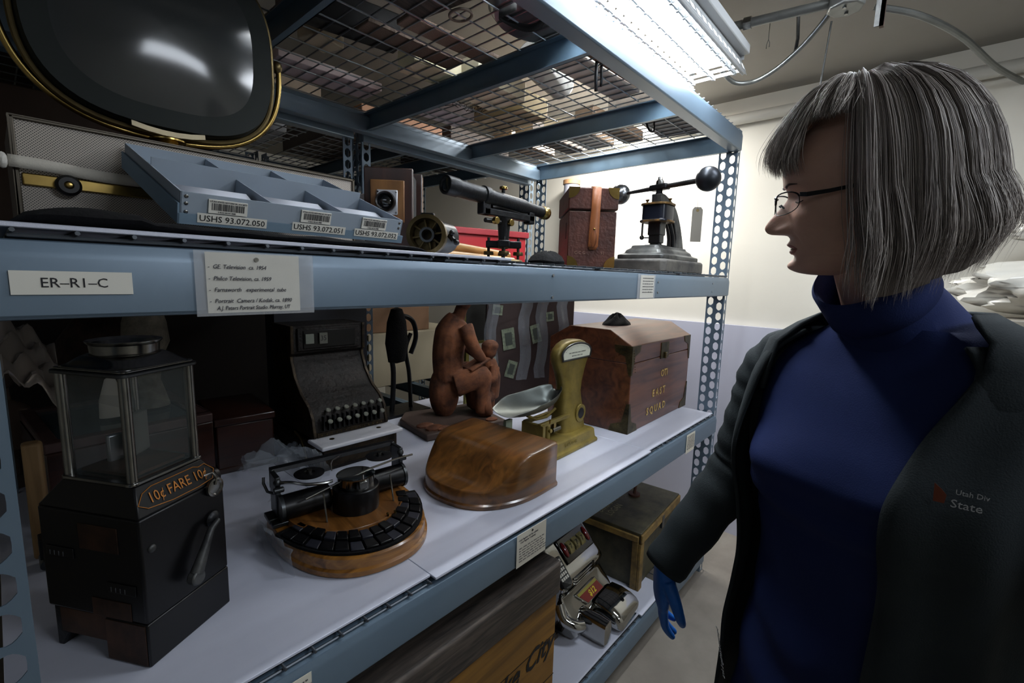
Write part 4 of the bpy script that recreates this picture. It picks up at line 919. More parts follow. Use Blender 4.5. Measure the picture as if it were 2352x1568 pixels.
B().sph((-0.012, 0.0, 0.012), (0.007, 0.01, 0.013), n=12).obj('knot', mat('cotton_tape_knot', '#c9c6bd', 0.85, bump=0.5, bs=120), stp)
# picture head
hc = Vector((0.222, 0.050, 0.408)); hw, hh = 0.200, 0.184
def ring(sx, sy, y, p=2.9, n=64): return [Vector((hc.x+x, hc.y+y, hc.z+z)) for x, z in superell(sx, sy, p, n)]
B().loft([ring(hw*0.80, hh*0.80, 0.12), ring(hw*0.93, hh*0.93, 0.09), ring(hw, hh, 0.03), ring(hw, hh, -0.010), ring(hw*0.985, hh*0.98, -0.022), ring(hw*0.80, hh*0.785, -0.020)]).obj('picture_head', mat('green_black_bakelite', '#0f1513', 0.65, 0.0, spec=0.2), t)
b = B(); rings = []
for k in range(9):
    u = 1-k/8; rings.append(ring(hw*0.80*u+1e-4, hh*0.785*u+1e-4, -0.020-0.020*(1-u*u)))
b.loft(rings); b.obj('picture_tube', mat('tube_glass', '#2e3030', 0.14, 0, spec=0.5), t, sharp=70)
B().tube(ring(hw+0.006, hh+0.006, 0.0), 0.0055, n=10, closed=True).obj('brass_ring', mBrassD, t)
arc = [Vector((hc.x+x, hc.y+0.01, hc.z+z)) for x, z in superell(hw+0.026, hh+0.028, 2.6, 96) if z < 0.02]
arc.sort(key=lambda v: math.atan2(v.z-hc.z-0.03, v.x-hc.x) if v.x > -9 else 0)
arc = [Vector((hc.x+(hw+0.026)*math.copysign(abs(math.cos(a))**(2/2.6), math.cos(a)), hc.y+0.01, hc.z+0.01+(hh+0.024)*math.copysign(abs(math.sin(a))**(2/2.6), math.sin(a)))) for a in [PI+PI*k/60 for k in range(61)]]
B().tube(arc, 0.0058, n=12).obj('brass_yoke', mBrass, t)
for s in (-1, 1): B().sph((hc.x+s*(hw+0.022), hc.y+0.01, hc.z+0.014), (0.012, 0.012, 0.014), n=14).obj('pivot', mBrassD, t)
B().lathe([(0, 0), (0.035, 0), (0.037, 0.003), (0.02, 0.006), (0.018, 0.012), (0.03, 0.016), (0.03, 0.019), (0, 0.019)], c=(hc.x+0.0, hc.y, TVH), n=36).obj('swivel_neck', mBrass, t)
b = B(); b.loft([[Vector((hc.x-0.06+0.024*k, hc.y-0.022+dy, hc.z-hh-0.012+0.0012*(k-2.5)**2+dz)) for dy, dz in ((0, 0), (0.002, 0.010), (0.006, 0.010), (0.006, 0))] for k in range(6)]); b.obj('nameplate_bar', mat('cream_trim', '#b7aa8c', 0.4, 0.3), t)
# ---- black padded roll
rows = []
for i in range(40):
    u = i/39; x = 0.018+0.58*u; e = min(1, math.sqrt(max(0, 1-(abs(u-0.5)*2)**8))+0.05)
    rows.append([Vector((x, 0.072+0.058*math.cos(a), ZM+0.0005+max(0.0, ((0.0130 if x < 0.15 else 0.0076)+0.0008*math.sin(i*0.9+a*2))*e*(1+math.sin(a))))) for a in [2*PI*k/18 for k in range(18)]])
tag(B().loft(rows).obj('black_bolster', mBlackM), 'long black velvet pad lying under the blue tray along the shelf front', 'pad')
# ---- blue tray
mBlue = mat('blue_grey_archival_board', '#929eaa', 0.75, var=0.04, vs=3)
tilt = math.atan2(0.110, 0.305)
t = thing('specimen_tray', 'pale blue archival tray with six compartments tipped towards the aisle', 'tray', (0.186, 0.052, ZM+0.0215), rot=(tilt, 0, rad(1.0)))
LW, LD, LH = 0.372, 0.335, 0.042
B().b2((0, 0, 0), (LW, LD, 0.002)).obj('floor', mBlue, t)
for a, c in (((0, 0, 0), (LW, 0.002, LH)), ((0, LD-0.002, 0), (LW, LD, LH)), ((0, 0, 0), (0.002, LD, LH)), ((LW-0.002, 0, 0), (LW, LD, LH))): B().b2(a, c).obj('side_wall', mBlue, t)
for a, c in (((-0.004, -0.004, -0.003), (LW+0.004, -0.0015, 0.012)), ((-0.004, -0.004, -0.003), (-0.0015, LD+0.004, 0.026))): B().b2(a, c).obj('lid_wall', mat('blue_grey_lid', '#6f8698', 0.75), t)
B().b2((0.002, 0.165, 0.002), (LW-0.002, 0.167, LH+0.012)).obj('long_divider', mBlue, t)
for x in (0.125, 0.250):
    B().b2((x, 0.002, 0.002), (x+0.0018, 0.165, LH-0.002)).obj('cross_divider', mBlue, t); B().b2((x, 0.167, 0.002), (x+0.0018, LD-0.002, LH-0.002)).obj('cross_divider', mBlue, t)
for k in range(3):
    x = 0.006+k*0.125
    B().loft([[Vector((x+xx, 0.006+0.028*j, 0.006+0.026*math.sin(j/5*PI*0.9)**2)) for xx in (0.0, 0.11)] for j in range(6)], closed=False, cap=False).obj('tissue_paper', mat('tissue', '#c3c8d4', 0.8), t, solid=0.0006)
    key = [(x+0.02, 0.02, 0.02), (x+0.03, 0.04, 0.026), (x+0.045, 0.035, 0.02), (x+0.05, 0.02, 0.028), (x+0.065, 0.03, 0.034)]
    B().tube(spline(key, 4), 0.0006, n=4).obj('tie_thread', mInk, t)
MTf = lambda x, z, y=-0.0045: frame((x, y, z), (1, 0, 0), (0, 0, 1))
for k, (num, x) in enumerate((('050', 0.020), ('051', 0.155), ('052', 0.268))):
    dn = (-0.001, 0.0005, 0.001)[k]
    lb = B().b2((x, -0.0048, 0.0025+dn), (x+0.095, -0.0042, 0.0165+dn)).obj('number_label', mWhite, t)
    text('lettering', 'USHS 93.072.'+num, 0.0125, MTf(x+0.002, 0.0090+dn, -0.0051), mInk, lb, sx=1.02)
    bc = B().b2((x+0.014, -0.0030, 0.0175+dn), (x+0.066, -0.0006, 0.0375+dn)).obj('barcode_label', mWhite, t)
    text('lettering', 'UTAH STATE HISTORICAL SOCIETY', 0.0034, MTf(x+0.0155, 0.0348+dn, -0.0033), mInk2, bc, sx=0.92)
    text('lettering', '3 9222 00144 4988', 0.0034, MTf(x+0.026, 0.0196+dn, -0.0033), mInk2, bc, sx=0.9)
    b = B(); rnd = random.Random(k); xx = x+0.018
    while xx < x+0.062:
        w = rnd.choice((0.0004, 0.0008, 0.0012)); b.b2((xx, -0.0033, 0.0222+dn), (xx+w, -0.0030, 0.0325+dn)); xx += w+rnd.choice((0.0005, 0.0009))
    b.obj('barcode_bars', mInk, bc, smooth=False)
for z in (0.014, 0.026, 0.036):
    for x in (0.007, LW-0.007): B().sph((x, -0.0005, z), (0.0028, 0.001, 0.0028), n=10).obj('rivet', mNickel, t)
# ---- wooden portrait camera
mCamW = wood('camera_mahogany', '#180c09', '#341c14', 4, 2, 0.4, 0.2)
t = thing('portrait_camera', 'wooden portrait camera with a brass rimmed lens and black bellows', 'camera', (0.716, 0.455, ZM), rad(-43))
B().b2((0, 0, 0.0), (0.135, 0.018, 0.25)).obj('front_standard', mCamW, t, bevel=0.003)
B().b2((0.018, -0.006, 0.10), (0.112, 0.001, 0.215)).obj('lens_board', wood('lens_board_walnut', '#5c3d20', '#7c5630', 4, 2, 0.45), t, bevel=0.002)
B().b2((0.036, -0.010, 0.120), (0.094, -0.005, 0.188)).obj('shutter_plate', mat('white_metal_plate', '#b9bcc2', 0.3, 0.6), t, bevel=0.004)
B().lathe([(0.018, 0), (0.0275, 0), (0.0275, 0.012), (0.0245, 0.020), (0.021, 0.018), (0.018, 0.008)], c=(0.062, -0.010, 0.155), R=Matrix.Rotation(rad(90), 3, 'X'), n=36).obj('lens_barrel', mBlackG, t)
B().sph((0.062, -0.016, 0.155), (0.020, 0.008, 0.020), n=24).obj('lens', mat('lens_glass', '#101418', 0.03, 0.0, spec=1.0, coat=1.0), t)
b = B()
for dx in (-0.025, 0.025):
    for dz in (-0.028, 0.028): b.sph((0.065+dx, -0.0105, 0.154+dz), 0.0025, n=8)
b.obj('plate_screws', mNickel, t)
rings = []
for k in range(19):
    g = 0.004 if k % 2 else 0.012; y = 0.018+0.006*k; rings.append([Vector((x, y, z)) for x, z in ((g, 0.02+g), (0.135-g, 0.02+g), (0.135-g, 0.245-g), (g, 0.245-g))])
B().loft(rings).obj('bellows', mat('black_leather_bellows', '#1a1814', 0.6, bump=0.4), t, smooth=False)
B().b2((-0.008, 0.127, 0.0), (0.148, 0.150, 0.262)).obj('rear_standard', mCamW, t, bevel=0.003)
B().b2((-0.008, 0.150, 0.0), (0.148, 0.160, 0.258)).obj('rear_frame', wood('camera_edge_oak', '#6a4228', '#86583a', 4, 2, 0.4), t, bevel=0.002)
B().b2((0.01, 0.0, 0.0), (0.125, 0.15, 0.014)).obj('bed', mCamW, t)
B().b2((0.050, -0.003, 0.045), (0.075, 0.001, 0.075)).obj('lower_plate', mBrass, t)
# ---- spoked brass wheel
Rw = Matrix.Rotation(rad(-38), 3, 'Z') @ Matrix.Rotation(rad(90), 3, 'X')
t = thing('instrument_handwheel', 'spoked brass wheel of an instrument standing on edge beside the tray', 'wheel', (0.675, 0.115, ZM+0.0455), rad(-50))
RX = Matrix.Rotation(rad(90), 3, 'X')
B().lathe([(0.034, -0.012), (0.042, -0.014), (0.044, -0.010), (0.045, 0.02), (0.036, 0.022), (0.034, -0.012)], R=RX, n=48).obj('rim', mBrassD, t)
B().lathe([(0.012, -0.012), (0.017, -0.012), (0.017, 0.012), (0.012, 0.012), (0.012, -0.012)], R=RX, n=28).obj('hub', mGun, t)
for k in range(8):
    a = 2*PI*k/8+0.2; d = Vector((math.cos(a), 0, math.sin(a)))
    B().box(d*0.026, (0.020, 0.006, 0.005), R=Matrix.Rotation(-a, 3, 'Y')).obj('spoke', mBrassD, t, bevel=0.001)
B().box((0.0, 0.0, 0.046), (0.03, 0.018, 0.006)).obj('clamp_pad', mBlack, t, bevel=0.002)
b = B(); b.cyl((0.05, 0.0, 0.0), (0.062, -0.01, -0.012), 0.006, n=12); b.sph((0.068, -0.012, -0.016), 0.007, n=12); b.sph((0.056, -0.004, 0.006), 0.007, n=12); b.obj('clamp_screw', mBlack, t)
B().cyl((0, 0.02, 0), (0.03, 0.08, 0), 0.040, 0.036, n=32).obj('barrel', mGun, t)
# ---- surveyor's level
t = thing('surveyors_level', 'black surveying level telescope with brass eyepiece on a four screw base', 'surveying level', (0.93, 0.115, ZM2))
A0 = Vector((-0.205, 0.0, 0.172)); A1 = Vector((0.205, 0, 0.150)); ax = (A1-A0).normalized()
RA = ax.to_track_quat('Z', 'Y').to_matrix()
B().lathe([(0.0, 0.006), (0.014, 0.006), (0.017, 0.0), (0.0215, 0.0), (0.0225, 0.002), (0.0225, 0.035), (0.0205, 0.037), (0.0205, 0.12), (0.024, 0.122), (0.024, 0.14), (0.020, 0.142), (0.0195, 0.28), (0.0165, 0.30), (0.0155, 0.365), (0, 0.365)], c=A0, R=RA, n=36).obj('telescope', mIron, t)
B().lathe([(0, 0.002), (0.0145, 0.003), (0, 0.0045)], c=A0, R=RA, n=30).obj('objective_lens', mat('level_lens', '#20262a', 0.04, coat=1.0), t)
B().lathe([(0.0, 0.0), (0.0165, 0.0), (0.0185, 0.006), (0.0185, 0.022), (0.0165, 0.026), (0, 0.026)], c=A0+ax*0.365, R=RA, n=32).obj('eyepiece', mBrass, t)
b = B(); b.cyl(A0+ax*0.20+Vector((0, 0, 0.018)), A0+ax*0.20+Vector((0, 0, 0.030)), 0.005); b.obj('focus_stem', mIron, t)
B().cyl(A0+ax*0.20+Vector((0, 0, 0.030)), A0+ax*0.20+Vector((0, 0, 0.037)), 0.0105, n=20).obj('focus_knob', mBrass, t, bevel=0.001)
b = B(); b.b2((-0.085, -0.012, 0.118), (0.115, 0.012, 0.136)); b.b2((-0.090, -0.012, 0.118), (-0.062, 0.012, 0.155)); b.b2((0.092, -0.012, 0.112), (0.116, 0.012, 0.145)); b.obj('cradle_bar', mIron, t, bevel=0.003)
B().tube(spline([(-0.05, 0, 0.140), (-0.02, 0, 0.144), (0.02, 0, 0.141), (0.06, 0, 0.136), (0.09, 0, 0.136)], 4), 0.0075, n=12).obj('bubble_vial', mBlack, t)
B().lathe([(0.0, 0.042), (0.022, 0.042), (0.024, 0.055), (0.014, 0.06), (0.017, 0.10), (0.02, 0.118), (0, 0.118)], n=28).obj('spindle', mIron, t)
b = B(); b.cyl((-0.075, -0.004, 0.105), (-0.02, -0.004, 0.105), 0.006, n=14); b.obj('tangent_screw', mBlack, t)
for x in (-0.052, 0.004): B().cyl((x, -0.014, 0.105), (x, -0.026, 0.105), 0.009, n=18).obj('brass_screw_head', mBrass, t, bevel=0.001)
B().box((0, 0, 0.048), (0.095, 0.03, 0.018), rz=rad(45)).obj('levelling_head', mIron, t, bevel=0.003); B().box((0, 0, 0.048), (0.03, 0.095, 0.018), rz=rad(45)).obj('levelling_head', mIron, t, bevel=0.003)
for k in range(4):
    a = rad(45+90*k); p = Vector((math.cos(a)*0.040, math.sin(a)*0.040, 0))
    s_ = B().cyl(p+Vector((0, 0, 0.004)), p+Vector((0, 0, 0.066)), 0.004, n=10).obj('levelling_screw', mBlack, t)
    B().lathe([(0, 0.020), (0.013, 0.020), (0.014, 0.024), (0.013, 0.029), (0, 0.029)], c=p, n=20).obj('thumb_wheel', mBrassD, s_)
B().lathe([(0, 0), (0.052, 0), (0.053, 0.004), (0.05, 0.008), (0.02, 0.010), (0, 0.010)], n=40).obj('foot_plate', mBrassD, t)
# ---- tripod leg wrapped, red carton, white paper
mSt2 = wood('varnished_stick', '#a5713c', '#cfa469', 4, 0, 0.3)
t = thing('tripod_leg', 'varnished wooden tripod legs lying on the shelf behind the brass wheel', 'tripod legs', (0.72, 0.26, ZM2+0.03), rad(10))
for y, z in ((0.0, 0.03), (0.03, 0.0), (-0.03, 0.0)): B().tube([(0, y, z), (0.36, y*0.6, z*0.6-0.0)], [0.014, 0.012], n=12).obj('leg', mSt2, t)
t.location = (0.80, 0.24, ZM2+0.0145)
t = thing('red_carton', 'bright red carton at the back of the middle shelf behind the surveying level', 'carton', (1.14, 0.66, ZM2), rad(-18))
B().b2((0, 0, 0), (0.40, 0.20, 0.125)).obj('box', mRed, t, bevel=0.003)
B().b2((-0.01, -0.01, 0.125), (0.41, 0.21, 0.150)).obj('lid', mat('red_lid', '#a8343a', 0.4), t, bevel=0.003)
tag(B().prism([(0, 0), (0.30, 0), (0.30, 0.17), (0.14, 0.20), (0.0, 0.26)], 0, 0.14, R=Matrix(((1, 0, 0), (0, 0, -1), (0, 1, 0)))).obj('white_carton', mat('white_carton', '#d9d3d2', 0.6), bevel=0.004, loc=(0.96, 1.0, ZM2)), 'white slanted carton between the wooden camera and the red carton', 'carton')
# ---- leather case
mLea = mat('brown_leather', '#5c3328', 0.45, 0, c2='#3c1f19', vs=10, bump=0.4, bs=90)
mLeaL = mat('tan_leather', '#9a5a30', 0.5, var=0.25, vs=14, bump=0.2)
t = thing('leather_case', 'tall brown leather instrument case with brass corners and a tan strap', 'case', (1.213, 0.104, ZM2), rad(-47))
CWd, CD, CHh = 0.150, 0.24, 0.243
B().b2((0, 0, 0), (CWd, CD, 0.172)).obj('body', mLea, t, bevel=0.003)
B().b2((-0.003, -0.003, 0.176), (CWd+0.003, CD+0.003, CHh)).obj('lid', mLea, t, bevel=0.004)
for (x, z, sx, sz) in ((0, 0, 1, 1), (CWd, 0, -1, 1), (-0.003, CHh, 1, -1), (CWd+0.003, CHh, -1, -1)):
    q = [(0, 0)]+[(0.034*math.cos(rad(a)), 0.034*math.sin(rad(a))) for a in range(0, 91, 15)]
    b = B().prism([(sx*px, sz*pz) for px, pz in q], 0, 0.0015, R=Matrix(((1, 0, 0), (0, 0, -1), (0, 1, 0))), c=(x, -0.0032 if z > 0.1 else -0.0002, z))
    b.obj('brass_corner', mBrass, t)
B().tube([(0.083, 0.10, CHh+0.002), (0.083, 0.01, CHh+0.004), (0.083, -0.006, CHh-0.004), (0.082, -0.007, CHh-0.06), (0.080, -0.005, 0.10), (0.079, -0.004, 0.055)], 0.0, n=4)
b = B(); pts = [(0.083, 0.16, CHh+0.002), (0.083, 0.01, CHh+0.004), (0.083, -0.006, CHh-0.002), (0.082, -0.0075, CHh-0.06), (0.080, -0.006, 0.11), (0.079, -0.005, 0.065), (0.078, -0.005, 0.054)]
wd = [0.014, 0.014, 0.014, 0.0135, 0.0155, 0.0155, 0.009]
b.loft([[Vector((p[0]-w, p[1], p[2])), Vector((p[0]+w, p[1], p[2]))] for p, w in zip(pts, wd)], closed=False, cap=False)
sp = b.obj('strap', mLeaL, t, solid=0.003)
B().tube([(0.079+0.009*math.cos(a), -0.0072, 0.088+0.027*math.sin(a)) for a in [2*PI*k/20 for k in range(20)]], 0.0006, n=4, closed=True).obj('stitching', mLea, sp)
B().sph((0.080, -0.008, 0.117), 0.0035, n=10).obj('stud', mBrass, sp)
text('stamped_lettering', 'C-C G', 0.014, XZ((0.022, -0.0006, 0.044)), mat('stamp_pale', '#8a6a5c', 0.7), t, sx=0.9); text('stamped_lettering', '91', 0.014, XZ((0.104, -0.0006, 0.044)), mat('stamp_pale2', '#8a6a5c', 0.7), t)
B().b2((-0.0015, 0.045, 0.09), (0.0, 0.058, 0.14)).obj('keeper', mat('dark_leather', '#2a1814', 0.5), t)
# ---- black cloth
tag(B().loft([[Vector((1.085+math.cos(a)*r*1.2*(1+0.08*math.sin(a*3)), 0.085+math.sin(a)*r*0.9, ZM2+h*(1+0.12*math.sin(a*4)))) for a in [2*PI*k/26 for k in range(26)]] for r, h in ((0.050, 0.0), (0.052, 0.01), (0.043, 0.024), (0.026, 0.034), (0.008, 0.037))]).obj('black_cloth', mBlackM), 'black cloth bundled between the surveying level and the leather case', 'cloth')
# ---- embossing press
t = thing('embossing_press', 'cast iron embossing press with a weighted ball handle on a stepped base', 'press', (1.71, 0.002, ZM2))
b = B(); oct_ = lambda g, z, c: [Vector((x, y, z)) for x, y in ((g+c, g), (0.42-g-c, g), (0.42-g, g+c), (0.42-g, 0.24-g-c), (0.42-g-c, 0.24-g), (g+c, 0.24-g), (g, 0.24-g-c), (g, g+c))]
b.loft([oct_(0, 0, 0.02), oct_(0, 0.042, 0.02), oct_(0.008, 0.05, 0.02)]); b.obj('wood_base', mat('worn_black_wood', '#2c2c2e', 0.6, c2='#5e5b55', vs=6, bump=0.4, bs=40), t, bevel=0.004)
b = B(); b.loft([oct_(0.02, 0.05, 0.01), oct_(0.02, 0.066, 0.01), oct_(0.04, 0.074, 0.01), oct_(0.045, 0.086, 0.01), oct_(0.06, 0.098, 0.01), oct_(0.062, 0.106, 0.01)]); b.obj('iron_base', mIronG, t, bevel=0.003)
# C frame
HX, HY = 0.165, 0.118
fr = spline([(HX+0.20, HY, 0.10), (HX+0.185, HY, 0.16), (HX+0.15, HY, 0.22), (HX+0.10, HY, 0.262), (HX+0.02, HY, 0.285), (HX-0.02, HY, 0.285)], 6)
wds = interp([0.045, 0.030, 0.026, 0.028, 0.032, 0.034], len(fr)); rings = []
for i, p in enumerate(fr):
    tt = (fr[min(i+1, len(fr)-1)]-fr[max(i-1, 0)]).normalized(); nn = Vector((-tt.z, 0, tt.x)); w = wds[i]
    rings.append([p+nn*w+Vector((0, -0.022, 0)), p+nn*w+Vector((0, 0.022, 0)), p-nn*w+Vector((0, 0.022, 0)), p-nn*w+Vector((0, -0.022, 0))])
b = B(); b.loft(rings); b.obj('frame_arch', mIronG, t, bevel=0.006, seg=3)
b = B(); b.tube(spline([(HX+0.115, HY-0.024, 0.11), (HX+0.10, HY-0.026, 0.16), (HX+0.06, HY-0.026, 0.21), (HX+0.03, HY-0.022, 0.25)], 5), 0.009, n=10); b.obj('frame_rib', mIron, t)
B().loft([[Vector((HX+x, HY+y, z)) for x, y in superell(w, d, 5, 28)] for z, w, d in ((0.205, 0.060, 0.060), (0.212, 0.060, 0.060), (0.214, 0.053, 0.053), (0.272, 0.053, 0.053))]).obj('head_block', mat('dark_blue_enamel', '#161a26', 0.3, 0.2), t, bevel=0.002)
for z in (0.204, 0.272): B().loft([[Vector((HX+x, HY+y, zz)) for x, y in superell(0.062, 0.062, 3.4, 28)] for zz in (z, z+0.008)]).obj('gold_rim', mat('worn_gilt_rim', '#8a6a3c', 0.5, 0.6, c2='#3a3226', vs=40), t, bevel=0.001)
for s in (-1, 1): B().lathe([(0.004, 0.28), (0.004, 0.292), (0.009, 0.300), (0, 0.301)], c=(HX-0.01*s, HY+s*0.045, 0), n=14).obj('finial', mBrassD, t)
b = B(); b.cyl((HX, HY, 0.28), (HX, HY, 0.335), 0.013, n=20)
for k in range(6): b.lathe([(0.013, 0), (0.0155, 0.003), (0.013, 0.006)], c=(HX, HY, 0.285+0.007*k), n=20)
b.obj('screw_spindle', mIron, t)
B().lathe([(0, 0.355), (0.016, 0.355), (0.017, 0.36), (0.016, 0.372), (0.010, 0.378), (0.009, 0.388), (0, 0.39)], c=(HX, HY, 0), n=10).obj('top_nut', mNickel, t)
L0 = Vector((HX+0.045, HY+0.205, 0.345)); L1 = Vector((HX-0.055, HY-0.215, 0.347)); hub = Vector((HX, HY, 0.347))
b = B(); b.tube([L0, hub, L1], [0.0065, 0.010, 0.010], n=14); b.obj('handle_bar', mGun, t)
B().box(hub, (0.036, 0.085, 0.024), rz=rad(-13)).obj('handle_hub', mIron, t, bevel=0.006, seg=3)
B().sph(L0, 0.0445, n=32).obj('ball_weight', mat('polished_iron_ball', '#74777b', 0.25, 0.9, var=0.3, vs=20), t)
B().sph(L1, 0.0455, n=32).obj('ball_weight', mat('dark_iron_ball', '#2d3036', 0.38, 0.7, var=0.2, vs=20), t)
b = B(); b.box((HX, HY, 0.180), (0.055, 0.055, 0.055)); b.box((HX-0.0, HY, 0.145), (0.042, 0.05, 0.05)); b.obj('die_slide', mGun, t, bevel=0.003)
b = B(); b.box((HX, HY, 0.122), (0.034, 0.04, 0.03)); b.box((HX, HY, 0.108), (0.07, 0.07, 0.010)); b.obj('die_holder', mIronG, t, bevel=0.003)
b = B(); b.cyl((HX, HY+0.065, 0.145), (HX, HY+0.0, 0.145), 0.003, n=8); b.cyl((HX, HY+0.065, 0.15), (HX, HY+0.065, 0.205), 0.0042, n=10); b.sph((HX, HY+0.065, 0.146), 0.010, n=14); b.obj('guide_rod', mNickel, t)
tg = thing('paper_tag', 'blank grey paper tag hanging on a string from the right ball weight', 'tag', Vector((1.71, 0.002, ZM2))+L1+Vector((0.0, 0.03, -0.10)))
MTg = frame((0, 0, 0), (0.666, -0.745, 0), (0, 0, 1))
B(MTg).prism([(-0.020, -0.13), (0.020, -0.13), (0.020, -0.01), (0.012, 0.0), (-0.012, 0.0), (-0.020, -0.01)], 0, 0.0008).obj('card', mat('tag_manila', '#6f6b62', 0.8), tg)
B(MTg).lathe([(0.003, 0), (0.006, 0.0002), (0.0055, 0.0014), (0.003, 0.0014)], c=(0, -0.012, 0.0), n=18).obj('eyelet', mBrassD, tg)
B().tube([MTg @ Vector((0, -0.01, 0.001)), MTg @ Vector((-0.006, 0.05, 0)), MTg @ Vector((-0.008, 0.092, 0))], 0.0006, n=4).obj('string', mInk2, tg)

# ================================================================== TOP SHELF (seen through the mesh)
ZT = 2.3455
def topbox(name, x, y, w, d, h, mt, label, cat='box', rz=0.0, bevel=0.003):
    return tag(B().b2((0, 0, 0), (w, d, h)).obj(name, mt, bevel=bevel, loc=(x, y, ZT)), label, cat) if not rz else _rot(tag(B().b2((0, 0, 0), (w, d, h)).obj(name, mt, bevel=bevel, loc=(x, y, ZT)), label, cat), rz)
def _rot(o, rz): o.rotation_euler = (0, 0, rz); return o
topbox('dark_case', 0.05, 0.06, 0.50, 0.60, 0.16, mCardD, 'dark case on the top deck straight above the television', 'case')
topbox('cardboard_box', 0.10, 0.72, 0.42, 0.38, 0.16, mCard, 'brown cardboard box on the top deck behind the television', 'box')
topbox('wooden_box', 0.60, 0.10, 0.34, 0.30, 0.12, mCrateD, 'dark wooden box on the top deck left of the black strap', 'box', rad(8))
topbox('printed_board', 0.86, 0.44, 0.40, 0.07, 0.015, mat('printed_wood', '#6a5348', 0.7, c2='#8a7a6c', vs=50, stretch=(3, 20, 1)), 'brown printed wooden strip lying on the top mesh beside the grey pan', 'wood strip', rad(-3))
topbox('printed_board', 0.80, 0.56, 0.36, 0.08, 0.015, mat('printed_wood2', '#54443c', 0.7, c2='#7a6a5c', vs=50, stretch=(3, 20, 1)), 'second darker printed strip on the top mesh, behind the first', 'wood strip', rad(-3))
topbox('pale_carton', 0.74, 0.74, 0.11, 0.09, 0.08, mat('pale_cream', '#b9ad95', 0.6), 'small cream carton on the top mesh above the blue tray', 'carton', rad(20))
topbox('white_foam', 1.04, 0.66, 0.20, 0.12, 0.07, mat('cream_foam', '#f0e8c8', 0.6), 'cream foam block on the top mesh above the wooden camera', 'foam block', rad(-6))
topbox('pink_folder', 0.72, 1.0, 0.40, 0.14, 0.03, mat('dusty_pink_card', '#c0b2b4', 0.7), 'dusty pink folder lying along the back of the top mesh', 'folder', rad(-2))
topbox('dark_box', 0.60, 0.68, 0.36, 0.06, 0.10, mBlack, 'flat black box on the top mesh in front of the cream carton', 'box', rad(-10))
t = thing('grey_pan', 'shiny grey metal pan on the top mesh beside the lamp', 'pan', (1.05, 0.22, ZT))
B().lathe([(0, 0.002), (0.13, 0.0), (0.15, 0.02), (0.155, 0.05), (0.152, 0.05), (0.146, 0.022), (0.128, 0.004), (0, 0.005)], n=40, sy=0.75).obj('pan', mat('brushed_aluminium', '#a3a6aa', 0.3, 0.9, var=0.2, vs=6), t)
t.location = (1.11, 0.185, ZT)
b = B(); pts = [Vector((1.03+0.055*math.cos(a)+0.0*math.sin(a), 0.155+0.075*math.sin(a), 2.328-0.012*math.cos(a*2))) for a in [rad(-70+k*14) for k in range(20)]]
b.loft([[p+Vector((0, 0, -0.010)), p+Vector((0, 0, 0.010))] for p in pts], closed=False, cap=False)
tag(b.obj('black_strap', mat('black_webbing', '#1d1c1c', 0.8), solid=0.003), 'wide black strap looped down through the mesh above the tray end', 'strap')
tag(B().tube([(0.935+0.028*math.cos(a), 0.305+0.035*math.sin(a), 2.334) for a in [2*PI*k/20 for k in range(20)]], 0.004, n=8, closed=True).obj('leather_loop', mat('brown_loop', '#7a6a60', 0.6), sharp=60), 'thin brown loop hanging at the mesh beside the black strap', 'loop')
topbox('wooden_strip', 1.27, 0.13, 0.50, 0.05, 0.02, mat('slat_wood', '#7a5f52', 0.7), 'brown slat on the top mesh nearest the lamp', 'wood strip', rad(-2))
topbox('white_carton', 1.30, 0.20, 0.46, 0.12, 0.05, mat('white_carton2', '#cfc9c2', 0.6), 'white carton on the top mesh beside the brown slat', 'carton', rad(-3))
t = thing('enamel_can', 'white enamel can lying on the top mesh above the leather case', 'can', (1.50, 0.44, ZT+0.06), rad(12))
B().cyl((-0.14, 0, 0), (0.14, 0, 0), 0.058, n=32).obj('can', mat('white_enamel', '#c4c4c0', 0.25), t, bevel=0.006); B().tube([(-0.1, -0.05, 0.03), (-0.1, -0.09, 0.05), (0.08, -0.09, 0.05), (0.08, -0.05, 0.03)], 0.005).obj('handle', mIron, t)
topbox('cream_box', 1.26, 0.57, 0.30, 0.20, 0.08, mat('cream_card', '#e6dfc6', 0.6), 'cream box on the top mesh behind the enamel can', 'box', rad(5))
topbox('lilac_box', 1.28, 0.96, 0.32, 0.14, 0.06, mat('lilac_card', '#cfc6cb', 0.65), 'long lilac grey box at the back of the top mesh', 'box', rad(-2))
topbox('tan_box', 1.615, 0.66, 0.18, 0.34, 0.09, mat('tan_card', '#d0c09c', 0.65), 'tan box on the top mesh beside the third cross bar', 'box')
b = B(); rnd = random.Random(3)
for k in range(60):
    p = Vector((1.29+rnd.random()*0.28, 0.88-0.0+rnd.random()*0.03-0.05*rnd.random(), ZT+0.006+0.02*rnd.random())); d = Vector((rnd.uniform(-1, 1), rnd.uniform(-1, 1), rnd.uniform(-0.1, 0.3))).normalized()*rnd.uniform(0.015, 0.05)
    b.cyl(p, p+d, 0.0013, n=5)
tag(b.obj('dried_twigs', mat('twig', '#3a3026', 0.9)), 'tangle of thin dried twigs on the top mesh behind the leather case', 'twigs', kind='stuff')
